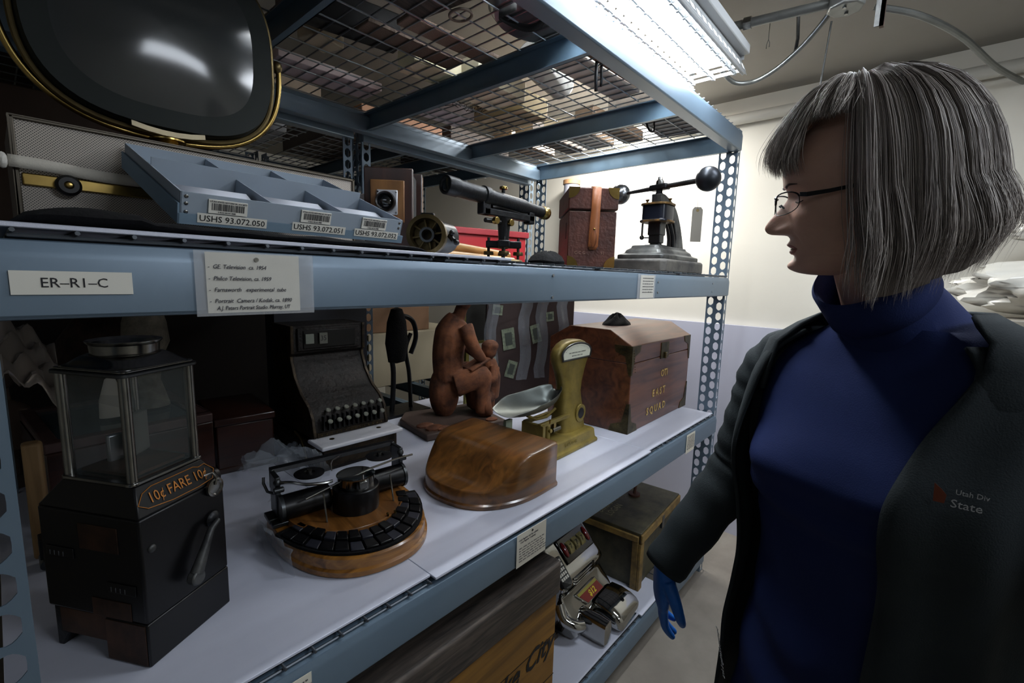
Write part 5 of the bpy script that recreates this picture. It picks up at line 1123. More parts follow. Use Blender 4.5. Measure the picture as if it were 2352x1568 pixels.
for i, (x, y, w, d, h, c, lb, cat) in enumerate(((1.88, 0.10, 0.20, 0.30, 0.10, '#b3a79a', 'pale beige carton on the top mesh right over the press handle', 'carton'), (2.12, 0.12, 0.26, 0.22, 0.12, '#8f8a88', 'grey carton on the top mesh in the corner by the end wall', 'carton'),
        (1.87, 0.46, 0.48, 0.10, 0.05, '#8a7562', 'long tan tray on the last mesh panel', 'tray'), (1.90, 0.60, 0.44, 0.16, 0.04, '#c9c2b8', 'white folder stack on the last mesh panel', 'folder'), (1.88, 0.82, 0.46, 0.12, 0.06, '#6f6258', 'brown box at the back of the last mesh panel', 'box'), (1.92, 1.0, 0.40, 0.14, 0.05, '#b59c84', 'peach carton by the rear beam of the last mesh panel', 'carton'))):
    topbox('carton', x, y, w, d, h, mat('top_card%d' % i, c, 0.65, var=0.2, vs=30), lb, cat, rad((-3, 4, -1, 2, -2, 1)[i]))
t = thing('cable_coil', 'black cable loop hanging through the last mesh panel', 'cable', (2.02, 0.28, 2.335))
B().tube(spline([(0, 0, 0.02), (0.015, -0.01, -0.035), (0.045, -0.015, -0.045), (0.075, -0.01, -0.03), (0.09, 0, 0.02)], 5), 0.005, n=8).obj('cable', mBlack, t)
t = thing('clamp_strap', 'black strap ends dangling over the white carton on the top mesh', 'strap', (1.43, 0.17, 2.345))
B().tube([(0, 0, 0.01), (0.0, 0.0, -0.05), (0.02, 0.01, -0.085)], 0.006, n=6).obj('strap_end', mBlack, t); B().tube([(0.03, 0.0, 0.01), (0.035, 0.0, -0.04), (0.05, 0.01, -0.06)], 0.005, n=6).obj('strap_end', mBlack, t)

# ================================================================== REAR RACK CONTENTS
def rearbox(name, a, c, mt, label, cat='box', bevel=0.004):
    return tag(B().b2((0, 0, 0), [c[i]-a[i] for i in range(3)]).obj(name, mt, bevel=bevel, loc=a), label, cat)
zr0, zr1, zr2, zr3 = 0.2515, 0.9015, 1.6015, 2.327
rearbox('added_dark_box', (-0.05, 1.42, zr2), (0.52, 2.3, 2.16), mCardD, 'large dark box added on the rear rack to darken the space behind the television', 'box')  # added box, stops the bright back wall from showing through
rearbox('added_dark_box', (0.58, 1.45, zr2), (1.10, 2.3, 1.93), mat('near_black_card', '#221c19', 0.9), 'near black box added on the rear rack to darken the space behind the blue tray', 'box')  # added too, near black to keep this gap dark
rearbox('added_dark_cabinet', (-0.05, 1.72, zr1), (1.10, 2.4, 1.48), mat('black_brown', '#17120f', 0.9), 'black brown cabinet added on the rear rack to darken the space behind the fur', 'cabinet')  # added to fill the dark behind the lower shelf
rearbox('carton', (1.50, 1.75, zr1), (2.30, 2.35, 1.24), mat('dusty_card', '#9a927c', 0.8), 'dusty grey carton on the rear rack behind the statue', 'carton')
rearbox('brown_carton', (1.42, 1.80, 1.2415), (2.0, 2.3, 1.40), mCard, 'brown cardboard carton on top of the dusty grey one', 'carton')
rearbox('added_dark_box', (0.0, 1.5, zr0), (1.1, 2.3, 0.75), mCardD, 'dark box added low down on the rear rack to keep it dark', 'box')  # added filler that keeps the lowest level dark
for i, (x, y, w, d, h, c, lb) in enumerate(((-0.05, 1.4, 0.5, 0.8, 0.14, '#4a3a30', 'dark brown carton on the rear rack top, leftmost'), (0.62, 1.4, 0.45, 0.30, 0.12, '#8a7a68', 'tan carton on the rear rack top left of its double posts'), (0.60, 1.85, 0.50, 0.4, 0.14, '#d5d8dc', 'white carton on the rear rack top, behind the tan one'), (1.26, 1.38, 0.50, 0.25, 0.10, '#b98a6c', 'peach carton on the rear rack top right of its double posts'), (1.24, 1.75, 0.5, 0.5, 0.12, '#5c5048', 'brown carton on the rear rack top behind the peach one'), (1.84, 1.40, 0.5, 0.5, 0.15, '#4e443e', 'dark carton on the rear rack top nearest the end wall'))):
    rearbox('carton', (x, y, zr3), (x+w, y+d, zr3+h), mat('rear_card%d' % i, c, 0.7, var=0.15), lb, 'carton')
# plastic wrapped goods on a cabinet near the end wall, right side
t = thing('steel_cabinet', 'beige steel cabinet against the end wall under the plastic wrapped bundles', 'cabinet', (2.50, -1.75, FL))
B().b2((0, 0, 0), (0.46, 0.95, 1.46)).obj('body', mat('beige_steel', '#8a8478', 0.5), t, bevel=0.005)
B().b2((-0.012, 0.01, 0.05), (0.0, 0.47, 1.43)).obj('door', mat('beige_steel_door', '#8a8478', 0.5), t, bevel=0.003); B().b2((-0.012, 0.48, 0.05), (0.0, 0.94, 1.43)).obj('door', mat('beige_steel_door2', '#8a8478', 0.5), t, bevel=0.003)
mWrap = mat('white_plastic_wrap', '#d8d5cb', 0.28, 0, spec=0.8, bump=0.6, bs=14)
def bundle(loc, rx, ry, rz, seed, label):
    rows = []; n = 40
    for i in range(25):
        ph = -PI/2+PI*i/24; row = []
        for j in range(n):
            a = 2*PI*j/n; k = 1+0.10*math.sin(a*5+ph*4+seed)+0.07*math.sin(a*11-ph*9+seed*2)+0.04*math.sin(a*19+ph*15)
            c = abs(math.cos(ph))**0.6
            row.append(Vector((rx*k*c*math.cos(a), ry*k*c*math.sin(a), rz*(1+math.sin(ph)*(1+0.12*math.sin(a*7+seed)*c)))))
        rows.append(row)
    return tag(B().loft(rows).obj('plastic_bundle', mWrap, loc=loc, sharp=50), label, 'bundle')
bundle((2.70, -1.20, FL+1.475), 0.17, 0.34, 0.105, 1.0, 'lower milky plastic wrapped bundle on the cabinet, behind the shoulder')
tag(B().b2((0, 0, 0), (0.26, 0.42, 0.03)).obj('cardboard_sheet', mat('tan_card_sheet', '#a3886a', 0.8), loc=(2.58, -1.52, FL+1.462+0.245)), 'tan cardboard sheet between the two plastic wrapped bundles', 'cardboard')
bundle((2.72, -1.26, FL+1.462+0.278), 0.13, 0.27, 0.085, 2.3, 'upper crumpled white plastic wrapped bundle near the right edge of the photo')

# ================================================================== PERSON
P = thing('person', 'grey haired person in glasses, blue turtleneck and dark cardigan, looking down at the shelf', 'person', (0.95, -0.735, FL))
Pinv = Matrix.Translation((-0.95, 0.735, -FL))
def pobj(b, *a, **k):
    b.v = [Pinv @ Vector(v) for v in b.v]; return b.obj(*a, **k)
mSkin = mat('skin', '#c8a08e', 0.5, 0, var=0.10, vs=25, bump=0.08, bs=300)
mSkin.node_tree.nodes['Principled BSDF'].inputs['Subsurface Weight'].default_value = 0.15
mSkin.node_tree.nodes['Principled BSDF'].inputs['Subsurface Radius'].default_value = (0.012, 0.005, 0.003)
mSkin.node_tree.nodes['Principled BSDF'].inputs['Subsurface Scale'].default_value = 0.5
# head frame: x forward, y her left, z up
yaw, pitch, roll = rad(106), rad(-7), rad(-5.5)
HF = Matrix.Rotation(yaw, 4, 'Z') @ Matrix.Rotation(-pitch, 4, 'Y') @ Matrix.Rotation(roll, 4, 'X')
HO = Vector((0.8438, -0.6525, 1.7535)); HM = Matrix.Translation(HO) @ HF @ Matrix.Scale(0.95, 4)
def cub(tbl, z):
    tbl = sorted(tbl)
    if z <= tbl[0][0]: return tbl[0][1]
    if z >= tbl[-1][0]: return tbl[-1][1]
    for i in range(len(tbl)-1):
        if tbl[i][0] <= z <= tbl[i+1][0]:
            z0, v0 = tbl[i]; z1, v1 = tbl[i+1]; m0 = (v1-tbl[i-1][1])/(z1-tbl[i-1][0]) if i > 0 else (v1-v0)/(z1-z0)
            m1 = (tbl[i+2][1]-v0)/(tbl[i+2][0]-z0) if i+2 < len(tbl) else (v1-v0)/(z1-z0)
            h = z1-z0; u = (z-z0)/h
            return v0*(2*u**3-3*u**2+1)+m0*h*(u**3-2*u*u+u)+v1*(-2*u**3+3*u*u)+m1*h*(u**3-u*u)
front = [(-0.127, 0.030), (-0.124, 0.052), (-0.118, 0.071), (-0.108, 0.080), (-0.097, 0.079), (-0.088, 0.078), (-0.078, 0.079), (-0.066, 0.081), (-0.055, 0.083), (-0.03, 0.083), (-0.01, 0.080), (0.0, 0.078), (0.012, 0.083), (0.022, 0.088), (0.04, 0.090), (0.06, 0.085), (0.08, 0.073), (0.10, 0.052), (0.113, 0.028), (0.119, 0.004)]
back = [(-0.127, 0.0), (-0.11, -0.020), (-0.09, -0.045), (-0.06, -0.068), (-0.03, -0.082), (0.0, -0.092), (0.04, -0.098), (0.07, -0.088), (0.095, -0.062), (0.113, -0.025), (0.119, -0.004)]
width = [(-0.127, 0.012), (-0.12, 0.028), (-0.11, 0.040), (-0.095, 0.050), (-0.075, 0.058), (-0.05, 0.065), (-0.02, 0.070), (0.01, 0.073), (0.05, 0.073), (0.08, 0.062), (0.10, 0.044), (0.113, 0.022), (0.119, 0.004)]
g = lambda x, s: math.exp(-(x/s)**2)
nose = [(-0.062, 0.0), (-0.057, 0.005), (-0.053, 0.025), (-0.047, 0.0325), (-0.040, 0.0335), (-0.030, 0.0275), (-0.016, 0.0165), (-0.003, 0.008), (0.008, 0.003), (0.02, 0.0)]
nosew = [(-0.06, 0.016), (-0.05, 0.0155), (-0.04, 0.0140), (-0.02, 0.0105), (0.0, 0.0075), (0.02, 0.01)]
def headpt(th, z):
    f = cub(front, z); bk = cub(back, z); w = cub(width, z)
    c = math.cos(th); s = math.sin(th); cx = 0.0 if z > -0.09 else (f+bk)/2*0.6
    ex = 2/2.35
    x = cx+((f-cx) if c > 0 else (cx-bk))*math.copysign(abs(c)**ex, c); y = w*math.copysign(abs(s)**ex, s)
    if c > 0:
        ay = abs(y)
        x += cub(nose, z)*g(y, cub(nosew, z))*(1 if z > -0.063 else 0)
        x += 0.008*g(ay-0.0175, 0.0065)*g(z+0.048, 0.0075)                       # alar
        x -= 0.010*g(ay-0.031, 0.016)*g(z-0.000, 0.013)                        # socket
        x += 0.0065*g(ay-0.031, 0.0125)*g(z+0.003, 0.0095)                     # lid over eyeball
        x += 0.0035*g(ay-0.028, 0.020)*g(z-0.019, 0.007)                       # brow
        x += 0.0042*g(y, 0.022)*g(z+0.0735, 0.0045)+0.003*g(y, 0.012)*g(z+0.070, 0.004)  # upper lip
        x += 0.0045*g(y, 0.019)*g(z+0.0845, 0.0048)                            # lower lip
        x -= 0.0030*g(y, 0.026)*g(z+0.0790, 0.0013)                            # mouth line
        x -= 0.0040*g(y, 0.022)*g(z+0.0935, 0.0045)
        x += 0.0065*g(y, 0.018)*g(z+0.108, 0.010)                              # chin
        y += math.copysign(0.004*g(z+0.03, 0.02)*g(ay-0.055, 0.02), y)         # cheek
        x += 0.003*g(ay-0.042, 0.016)*g(z+0.032, 0.016)
        x -= 0.0020*g(ay-(0.024+(-z-0.045)*0.30), 0.003)*g(z+0.065, 0.014)     # smile fold
    return Vector((x, y, z))
body = B(HM)
zs = [-0.127+0.246*i/150 for i in range(151)]
NT = 160
ths = []
for j in range(NT):
    u = j/NT; ths.append(2*PI*u-0.0)
# denser sampling towards the face
ths = [2*PI*(j/NT)-0.55*math.sin(2*PI*j/NT) for j in range(NT)]
body.loft([[headpt(th, z) for th in ths] for z in zs])
for s in (-1, 1):     # ears
    body.sph((-0.006, s*0.074, -0.012), (0.016, 0.006, 0.030), n=16)
body.M = Matrix.Identity(4)
neck_top = HM @ Vector((-0.020, 0, -0.075)); NB = Vector((0.945, -0.725, 1.50))
body.tube([neck_top, neck_top.lerp(NB, 0.5), NB], [0.050, 0.050, 0.050], n=28)
Ft = Vector((-0.95, 0.31, 0)).normalized(); Lt = Vector((-Ft.y, Ft.x, 0))
TC = Vector((0.950, -0.735, 0))
def tring(z, w, d, f=0.0, l=0.0, p=2.4, n=48, a0=None, a1=None, grow=0.0):
    out = []
    c = TC+Ft*f+Lt*l; c.z = z
    A = [2*PI*k/n for k in range(n)] if a0 is None else [a0+(a1-a0)*k/n for k in range(n+1)]
    for a in A:      # a=0 front, toward her left
        cc, ss = math.cos(a), math.sin(a)
        out.append(c+Ft*((d+grow)*math.copysign(abs(cc)**(2/p), cc))+Lt*((w+grow)*math.copysign(abs(ss)**(2/p), ss)))
    return out
TOR = [(0.86, 0.185, 0.125, 0.0), (0.95, 0.185, 0.128, 0.0), (1.04, 0.172, 0.122, 0.005), (1.13, 0.165, 0.118, 0.01), (1.22, 0.170, 0.128, 0.015), (1.29, 0.176, 0.145, 0.022), (1.34, 0.180, 0.146, 0.022), (1.40, 0.190, 0.125, 0.012), (1.46, 0.192, 0.105, 0.004), (1.505, 0.170, 0.088, 0.0), (1.535, 0.125, 0.078, 0.002), (1.555, 0.088, 0.072, 0.008)]
body.loft([tring(z, w*0.93, d*0.92, f) for z, w, d, f in TOR])
# arms, legs of the body
shR = TC-Lt*0.180; shR.z = 1.475; elR = Vector((1.000, -0.500, 1.235)); wrR = Vector((0.902, -0.408, 1.030))
shL = TC+Lt*0.180; shL.z = 1.475; elL = Vector((0.80, -1.00, 1.24)); wrL = Vector((0.66, -1.10, 1.10))
for a, b_, c in ((shR, elR, wrR), (shL, elL, wrL)): body.tube([a, a.lerp(b_, 0.5), b_, b_.lerp(c, 0.4), c], [0.046, 0.043, 0.036, 0.036, 0.026], n=16)
for s in (-1, 1):
    h = TC+Lt*s*0.09; h.z = 0.92; k = h+Ft*0.02; k.z = 0.52; a = h-Ft*0.01; a.z = 0.12
    body.tube([h, h.lerp(k, 0.5), k, k.lerp(a, 0.35), a], [0.085, 0.075, 0.055, 0.052, 0.036], n=18)
pobj(body, 'body', mSkin, P, sharp=60)
# eyebrows, lips
mBrow = mat('eyebrow', '#4a3e38', 0.8)
for s in (-1, 1):
    b = B(HM)
    pts = [headpt(0, 0)]*0
    for k in range(9):
        yy = s*(0.014+0.0038*k); zz = 0.016+0.004*math.sin(k/8*PI*0.8)
        best = min((abs(headpt(th, zz).y-yy), th) for th in [rad(q) for q in range(-80, 81, 1)])[1]
        pts.append(headpt(best, zz)+Vector((0.0006, 0, 0)))
    b.tube(pts, [0.0008, 0.0016, 0.002, 0.002, 0.002, 0.0018, 0.0014, 0.001, 0.0005], n=6); pobj(b, 'eyebrow', mBrow, P)
    b = B(HM); pts = []
    for k in range(9):
        yy = s*(0.021+0.0026*k); zz = -0.0065-0.0022*math.sin(k/8*PI)
        best = min((abs(headpt(th, zz).y-yy), th) for th in [rad(q) for q in range(-80, 81, 1)])[1]
        pts.append(headpt(best, zz)+Vector((0.0004, 0, 0)))
    b.tube(pts, 0.0007, n=5); pobj(b, 'eyelashes', mat('lash', '#2a1f1c', 0.8), P)
mLip = mat('lips', '#a0685f', 0.45)
for up in (0, 1):
    b = B(HM); rows = []
    for i in range(15):
        u = i/14*2-1; yy = u*0.023; row = []
        for j in range(5):
            v = j/4; e = (1-u*u)**0.5
            zz = (-0.0785+0.0075*v*e-0.001*(1-e)) if up else (-0.0800-0.0085*v*e)
            best = min((abs(headpt(th, zz).y-yy), th) for th in [rad(q*0.5) for q in range(-80, 81, 1)])[1]
            row.append(headpt(best, zz)+Vector((0.0005, 0, 0)))
        rows.append(row)
    b.loft(rows, closed=False, cap=False); pobj(b, 'lip', mLip, P, solid=0.0004)
b = B(HM); b.box((0.0800, 0.003, -0.0791), (0.004, 0.010, 0.0014)); pobj(b, 'teeth', mat('teeth', '#d8d2c4', 0.3), P)

# glasses
mFr = mat('dark_metal_frame', '#16161a', 0.3, 0.7)
gl = thing('glasses_tmp', '', '')
bpy.data.objects.remove(gl)
def lens_outline(s, n=28):
    out = []
    for k in range(n):
        a = 2*PI*k/n; c, q = math.cos(a), math.sin(a)
        yy = 0.034+0.0265*math.copysign(abs(c)**0.8, c); zz = -0.008+0.0165*math.copysign(abs(q)**0.85, q)+(0.003*c if q > 0 else 0)
        xx = 0.101-0.0085*max(0, (yy-0.034)/0.026+0.75)**2+(-0.10*(zz+0.008))*0.6
        out.append(Vector((xx, s*yy, zz)))
    return out
gf = B(HM)
for s in (1, -1): gf.tube(lens_outline(s), 0.0007, n=6, closed=True); gf.tube(lens_outline(s)[1:14], 0.0012, n=6)
gf.tube(spline([(0.098, -0.0095, 0.001), (0.102, 0.0, 0.004), (0.098, 0.0095, 0.001)], 4), 0.0011, n=6)
for s in (1, -1):
    gf.tube([(0.095, s*0.012, -0.008), (0.090, s*0.011, -0.014)], 0.0016, n=6)
gfo = pobj(gf, 'glasses_frame', mFr, P)
for s in (1, -1):
    tb = B(HM); tb.loft([[Vector((x, s*y, z+dz)) for dz in (-h, h)]+[Vector((x, s*(y+0.0012), z+dz)) for dz in (h, -h)] for x, y, z, h in ((0.074, 0.0605, 0.002, 0.0030), (0.066, 0.070, 0.000, 0.0032), (0.04, 0.0765, 0.000, 0.0028), (0.01, 0.0785, 0.002, 0.0026), (-0.02, 0.078, 0.000, 0.002), (-0.04, 0.076, -0.012, 0.002))])
    pobj(tb, 'temple_arm', mFr, gfo)
    lb = B(HM); lo = lens_outline(s); c = sum(lo, Vector())/len(lo); lb.loft([lo, [v.lerp(c, 0.5)+Vector((0.0008, 0, 0)) for v in lo], [v.lerp(c, 0.98)+Vector((0.001, 0, 0)) for v in lo]], cap=False)
    pobj(lb, 'lens', mat('spectacle_lens', '#c8d0d4', 0.02, alpha=0.12, spec=0.8), gfo)

# hair
mH = [mat('hair_dark', '#7d746f', 0.5, spec=0.35), mat('hair_mid', '#a59c96', 0.5, spec=0.4), mat('hair_light', '#cfc8c1', 0.48, spec=0.45)]
rnd = random.Random(21)
def hair_end(ph):
    a = abs(math.degrees(ph))
    if a < 40: return 'bang'
    if a < 80: return 'temple'
    return 'long'
def strand(ph, jr, jz, n=18, ja=0.0):
    """ph azimuth at the scalp, 0=face, + = her left"""
    a = abs(math.degrees(ph)); kind = hair_end(rad(min(180, max(0, a+ja)))); pts = []
    A_f, A_b, Bw, Cz = 0.107, 0.150, 0.097, 0.156
    lobe = 0.0030*math.sin(ph*17+1.3*math.sin(ph*5))+0.0022*math.sin(ph*41+2*math.sin(ph*9))
    r = jr+lobe
    if kind == 'bang': amax = rad(73+5*math.sin(ph*3)+jz*120); s_end = None
    elif kind == 'temple': amax = rad(50+jz*80)
    else: amax = rad(90)
    z_end = -0.150+0.045*min(1, max(0, (a-95)/70))+jz
    total = 1.0
    for i in range(n):
        u = i/(n-1)
        if kind != 'long': al = rad(6)+(amax-rad(6))*u; drop = None
        else:
            if u < 0.45: al = rad(4)+(amax-rad(4))*(u/0.45); drop = None
            else: al = amax; drop = (u-0.45)/0.55
        cp, sp = math.cos(ph), math.sin(ph)
        ra = A_f if cp > 0 else A_b
        sa = math.sin(al)**0.72
        x = -0.008+ra*sa*cp; y = Bw*sa*sp; z = Cz*math.cos(al)-0.002
        grow = r*min(1, 3*sa)
        if kind == 'bang':
            x += 0.012*u*u; y += 0.03*u*(1-u)*(-1 if ph < 0 else 1)*0.3 + 0.012*math.sin(u*2.2)*(0.5)
            if u > 0.8: x -= 0.010*((u-0.8)/0.2)**2
        if drop is not None:
            z = z+(z_end-z)*drop
            bulge = 1.0+0.10*math.sin(min(1, drop*1.1)*PI*0.75)-0.30*max(0, drop-0.62)**1.3*(1.6 if a > 120 else 0.9)
            x = -0.008+(ra*cp)*bulge+0.006*drop*math.sin(ph*7); y = Bw*sp*bulge
            if a < 100: x += -0.006*drop+0.020*max(0, drop-0.55)
        nrm = Vector((cp*max(0.2, sa), sp*max(0.2, sa), math.cos(al)*0.8)).normalized()
        pts.append(Vector((x, y, z))+nrm*grow)
    return pts
hb = B(HM)
# cap under the strands
azs = [2*PI*k/96-PI for k in range(96)]
cap_rows = []
st = [strand(a, 0.0, -0.004 if abs(a) > 1.2 else -0.06, 24, -5.0 if abs(a) > 1.0 else 3.0) for a in azs]
capb = B(HM)
for i in range(24): cap_rows.append([p[i] for p in st])
capb.loft(cap_rows, cap=False)
def add_strand(b, pts, w):
    k = len(pts); vs = []
    for i, p in enumerate(pts):
        t_ = (pts[min(i+1, k-1)]-pts[max(i-1, 0)]).normalized(); out = Vector((p.x, p.y, 0.0)); out = out.normalized() if out.length > 1e-4 else Vector((0, 0, 1))
        sd = t_.cross(out); sd = sd.normalized() if sd.length > 1e-4 else Vector((0, 1, 0))
        ww = w*(1 if i < k-4 else (k-1-i)/4+0.12)
        vs += [p-sd*ww, p+sd*ww, p+out*ww*0.9]
    fs = []
    for i in range(k-1):
        for j in range(3): fs.append((i*3+j, i*3+(j+1) % 3, (i+1)*3+(j+1) % 3, (i+1)*3+j))
    b.add(vs, fs)
hbs = [B(HM), B(HM), B(HM)]
for q in range(5200):
    ph = rnd.uniform(-PI, PI); lo = rnd.gauss(0, 0.5)
    pts = strand(ph, rnd.uniform(0.0005, 0.008), rnd.gauss(0, 0.008), 18, rnd.gauss(2, 3.0))
    w1 = rnd.gauss(0, 1)*0.0050; fz = rnd.uniform(5, 9); p0 = rnd.uniform(0, 6)
    fly = rnd.uniform(0.004, 0.02) if rnd.random() < 0.05 else 0.0
    lk = 0.010*math.sin(ph*13+math.sin(ph*4)*2)*(1 if abs(ph) > 1.3 else 0.15)
    pts = [p+Vector((w1*math.sin(i*0.3+p0)+lk*(i/17)**2, w1*math.cos(i*0.27+p0), 0))*(i/17)+(Vector((p.x, p.y, 0.02)).normalized()*fly*(i/17)) for i, p in enumerate(pts)]
    add_strand(hbs[rnd.choices((0, 1, 2), (0.42, 0.40, 0.18))[0]], pts, rnd.uniform(0.0003, 0.0007))
ho = pobj(capb, 'hair', mH[0], P, sharp=80, solid=0.001)
me = ho.data
allv = []; allf = []; mi = []
for k in range(3):
    o_ = len(allv); allv += [tuple(Pinv @ v) for v in hbs[k].v]; allf += [tuple(i+o_ for i in f) for f in hbs[k].f]; mi += [k]*len(hbs[k].f)
m2 = bpy.data.meshes.new('hair_strands'); m2.from_pydata(allv, [], allf)
for mm in mH: m2.materials.append(mm)
m2.polygons.foreach_set('material_index', mi); m2.polygons.foreach_set('use_smooth', [True]*len(mi))
so = bpy.data.objects.new('hair_strands', m2); COL.objects.link(so); so.parent = ho

# clothing
mSw = mat('navy_knit', '#1e2a56', 0.8, 0, var=0.08, vs=12, spec=0.15, bump=0.15, bs=500)
mCg = mat('charcoal_knit', '#2b3134', 0.85, 0, var=0.12, vs=10, spec=0.15, bump=0.2, bs=450)
def fold(v, z, amp): return amp*(math.sin(v*9+z*30)+0.6*math.sin(v*17-z*22))
sw = B(); rings = []
for i in range(70):
    u = i/69; z = 0.80+0.755*u
    w = cub([(a[0], a[1]) for a in TOR], z)+0.07*max(0, 0.95-z); d = cub([(a[0], a[2]) for a in TOR], z)+0.07*max(0, 0.95-z); f = cub([(a[0], a[3]) for a in TOR], z)
    r_ = tring(z, w, d, f, n=96)
    for k, v in enumerate(r_):
        a = 2*PI*k/96; c = TC.copy(); c.z = z; dv = (v-c).normalized()
        am = 0.0070*math.exp(-((z-1.27)/0.06)**2)*math.sin(z*95+math.cos(a*2)*2)*max(0, math.cos(a)) + 0.0065*math.sin(z*42+a*2.3+1+math.sin(a*3+z*8))*max(0, 1.28-z)*3*max(0, math.cos(a))
        bust = 0.020*(math.exp(-((a-0.62)/0.34)**2)+math.exp(-((a-2*PI+0.62)/0.34)**2))*math.exp(-((z-1.315)/0.05)**2)
        dv2 = dv
        r_[k] = v+dv2*(am+bust)
    rings.append(r_)
# collar: follow the neck
NK0 = Vector((0.940, -0.722, 1.555)); NK1 = HM @ Vector((-0.012, 0, -0.118))
dirn = (NK1-NK0).normalized(); sx_ = Lt; fy_ = dirn.cross(Lt).normalized()*-1
def nring(c, r, n=96):
    out = []
    fdir = Ft-(dirn*Ft.dot(dirn)); fdir.normalize(); ld = dirn.cross(fdir)
    if ld.dot(Lt) < 0: ld = -ld
    return [c+fdir*(r*1.08*math.cos(2*PI*k/n))+ld*(r*math.sin(2*PI*k/n)) for k in range(n)]
for u, r in ((0.12, 0.072), (0.3, 0.067), (0.6, 0.064), (0.85, 0.064), (0.93, 0.067), (0.90, 0.070), (0.62, 0.071), (0.45, 0.0715)): rings.append(nring(NK0.lerp(NK1, u), r))
sw.loft(rings, cap=False); pobj(sw, 'turtleneck', mSw, P, sharp=70, solid=0.003)
# cardigan shell, open in front
cg = B(); rings = []
NR = 64
for i in range(64):
    u = i/63; z = 0.74+0.80*u; zz = max(z, 0.86)
    w = cub([(a[0], a[1]) for a in TOR], zz); d = cub([(a[0], a[2]) for a in TOR], zz); f = cub([(a[0], a[3]) for a in TOR], zz)
    gr = 0.016+0.045*max(0, (1.1-z))+0.010*max(0, math.sin((z-0.9)*5))
    aL = rad(cub([(0.7, 10), (1.0, 12), (1.2, 15), (1.35, 15), (1.45, 20), (1.54, 36)], z)); aR = rad(cub([(0.7, 62), (1.0, 60), (1.2, 56), (1.35, 50), (1.45, 44), (1.54, 48)], z))
    r_ = tring(z, w, d, f, n=NR, a0=aL, a1=2*PI-aR, grow=gr)
    for k, v in enumerate(r_):
        e = min(k, NR-k); c = TC.copy(); c.z = z; dv = (v-c); dv.z = 0; dv.normalize()
        r_[k] = v+dv*(0.010*math.exp(-(e/3.0)**2)+0.0045*math.sin(k*0.9+z*6)*(1-0.5*math.exp(-(e/4)**2)))
    rings.append(r_)
cg.loft(rings, closed=False, cap=False); pobj(cg, 'cardigan', mCg, P, sharp=70, solid=0.006)
# yoke of the cardigan over the shoulders up to the neck
yk = B()
rings = []
for u, w, d, z, a0, a1 in ((0, 0.213, 0.127, 1.43, 19, 45), (0.15, 0.210, 0.120, 1.47, 24, 44), (0.3, 0.196, 0.108, 1.515, 32, 46), (0.6, 0.150, 0.098, 1.548, 45, 50), (0.8, 0.112, 0.090, 1.568, 54, 56), (1.0, 0.092, 0.086, 1.580, 64, 64)):
    rings.append(tring(z, w, d, 0.004, n=NR, a0=rad(a0), a1=2*PI-rad(a1)))
yk.loft(rings, closed=False, cap=False); pobj(yk, 'cardigan_shoulders', mCg, P, sharp=70, solid=0.006)
def sleeve(a, b_, c, name):
    cen = TC.copy(); cen.z = 1.50; key = spline([a.lerp(cen, 0.45), a.lerp(cen, 0.12)+Vector((0, 0, -0.004)), a.lerp(b_, 0.16), a.lerp(b_, 0.40), a.lerp(b_, 0.75), b_, b_.lerp(c, 0.4), c], 8); rr = interp([0.040, 0.060, 0.066, 0.062, 0.056, 0.053, 0.048, 0.040], len(key))
    rr = [r+0.0022*math.sin(i*1.4) for i, r in enumerate(rr)]
    s_ = B(); s_.tube(key, rr, n=28, cap=False); return pobj(s_, name, mCg, P, sharp=70, solid=0.004)
sleeve(shR+Vector((0, 0, 0.005)), elR, wrR+(wrR-elR).normalized()*0.015, 'sleeve'); sleeve(shL+Vector((0, 0, 0.005)), elL, wrL, 'sleeve')
# emblem and lettering on the cardigan front (her left side)
def on_card(a, z, off=0.030):
    w = cub([(q[0], q[1]) for q in TOR], max(z, 0.86)); d = cub([(q[0], q[2]) for q in TOR], max(z, 0.86)); f = cub([(q[0], q[3]) for q in TOR], max(z, 0.86))
    gr = 0.016+0.045*max(0, (1.1-z))+0.010*max(0, math.sin((z-0.9)*5))+off
    c = TC+Ft*f; c.z = z; p = 2.4; cc, ss = math.cos(a), math.sin(a)
    return c+Ft*((d+gr)*math.copysign(abs(cc)**(2/p), cc))+Lt*((w+gr)*math.copysign(abs(ss)**(2/p), ss))
def cloth_text(body_, size, z, a, mt, name, sx=1.0, off=0.014, up=(0, 0, 1)):
    p = Pinv @ on_card(a, z, off); q = Pinv @ on_card(a+0.06, z, off); x = (q-p); M = frame(p, x, up)
    return text(name, body_, size, M, mt, P, sx=sx)
mEmb = mat('embroidery_white', '#a9aaac', 0.8)
cloth_text('Utah Div', 0.0090, 1.374, rad(30.5), mEmb, 'embroidered_lettering', sx=0.9); cloth_text('State', 0.0140, 1.361, rad(30.5), mEmb, 'embroidered_lettering', sx=1.0)
p = Pinv @ on_card(rad(27.5), 1.367, 0.013); x = (Pinv @ on_card(rad(31), 1.367, 0.013))-p
B(frame(p, x, (0, 0, 1))).prism([(-0.006, -0.009), (0.004, -0.009), (0.005, 0.002), (0.0, 0.008), (-0.007, 0.014)], 0, 0.0006).obj('embroidered_emblem', mat('rust_thread', '#6a3018', 0.8), P)
cloth_text('Department of Heritage & Arts', 0.0115, 0.93, -rad(57), mat('embroidery_grey', '#77797c', 0.8), 'embroidered_lettering', sx=0.85, off=0.020, up=(-0.8, 0.3, 0.75))
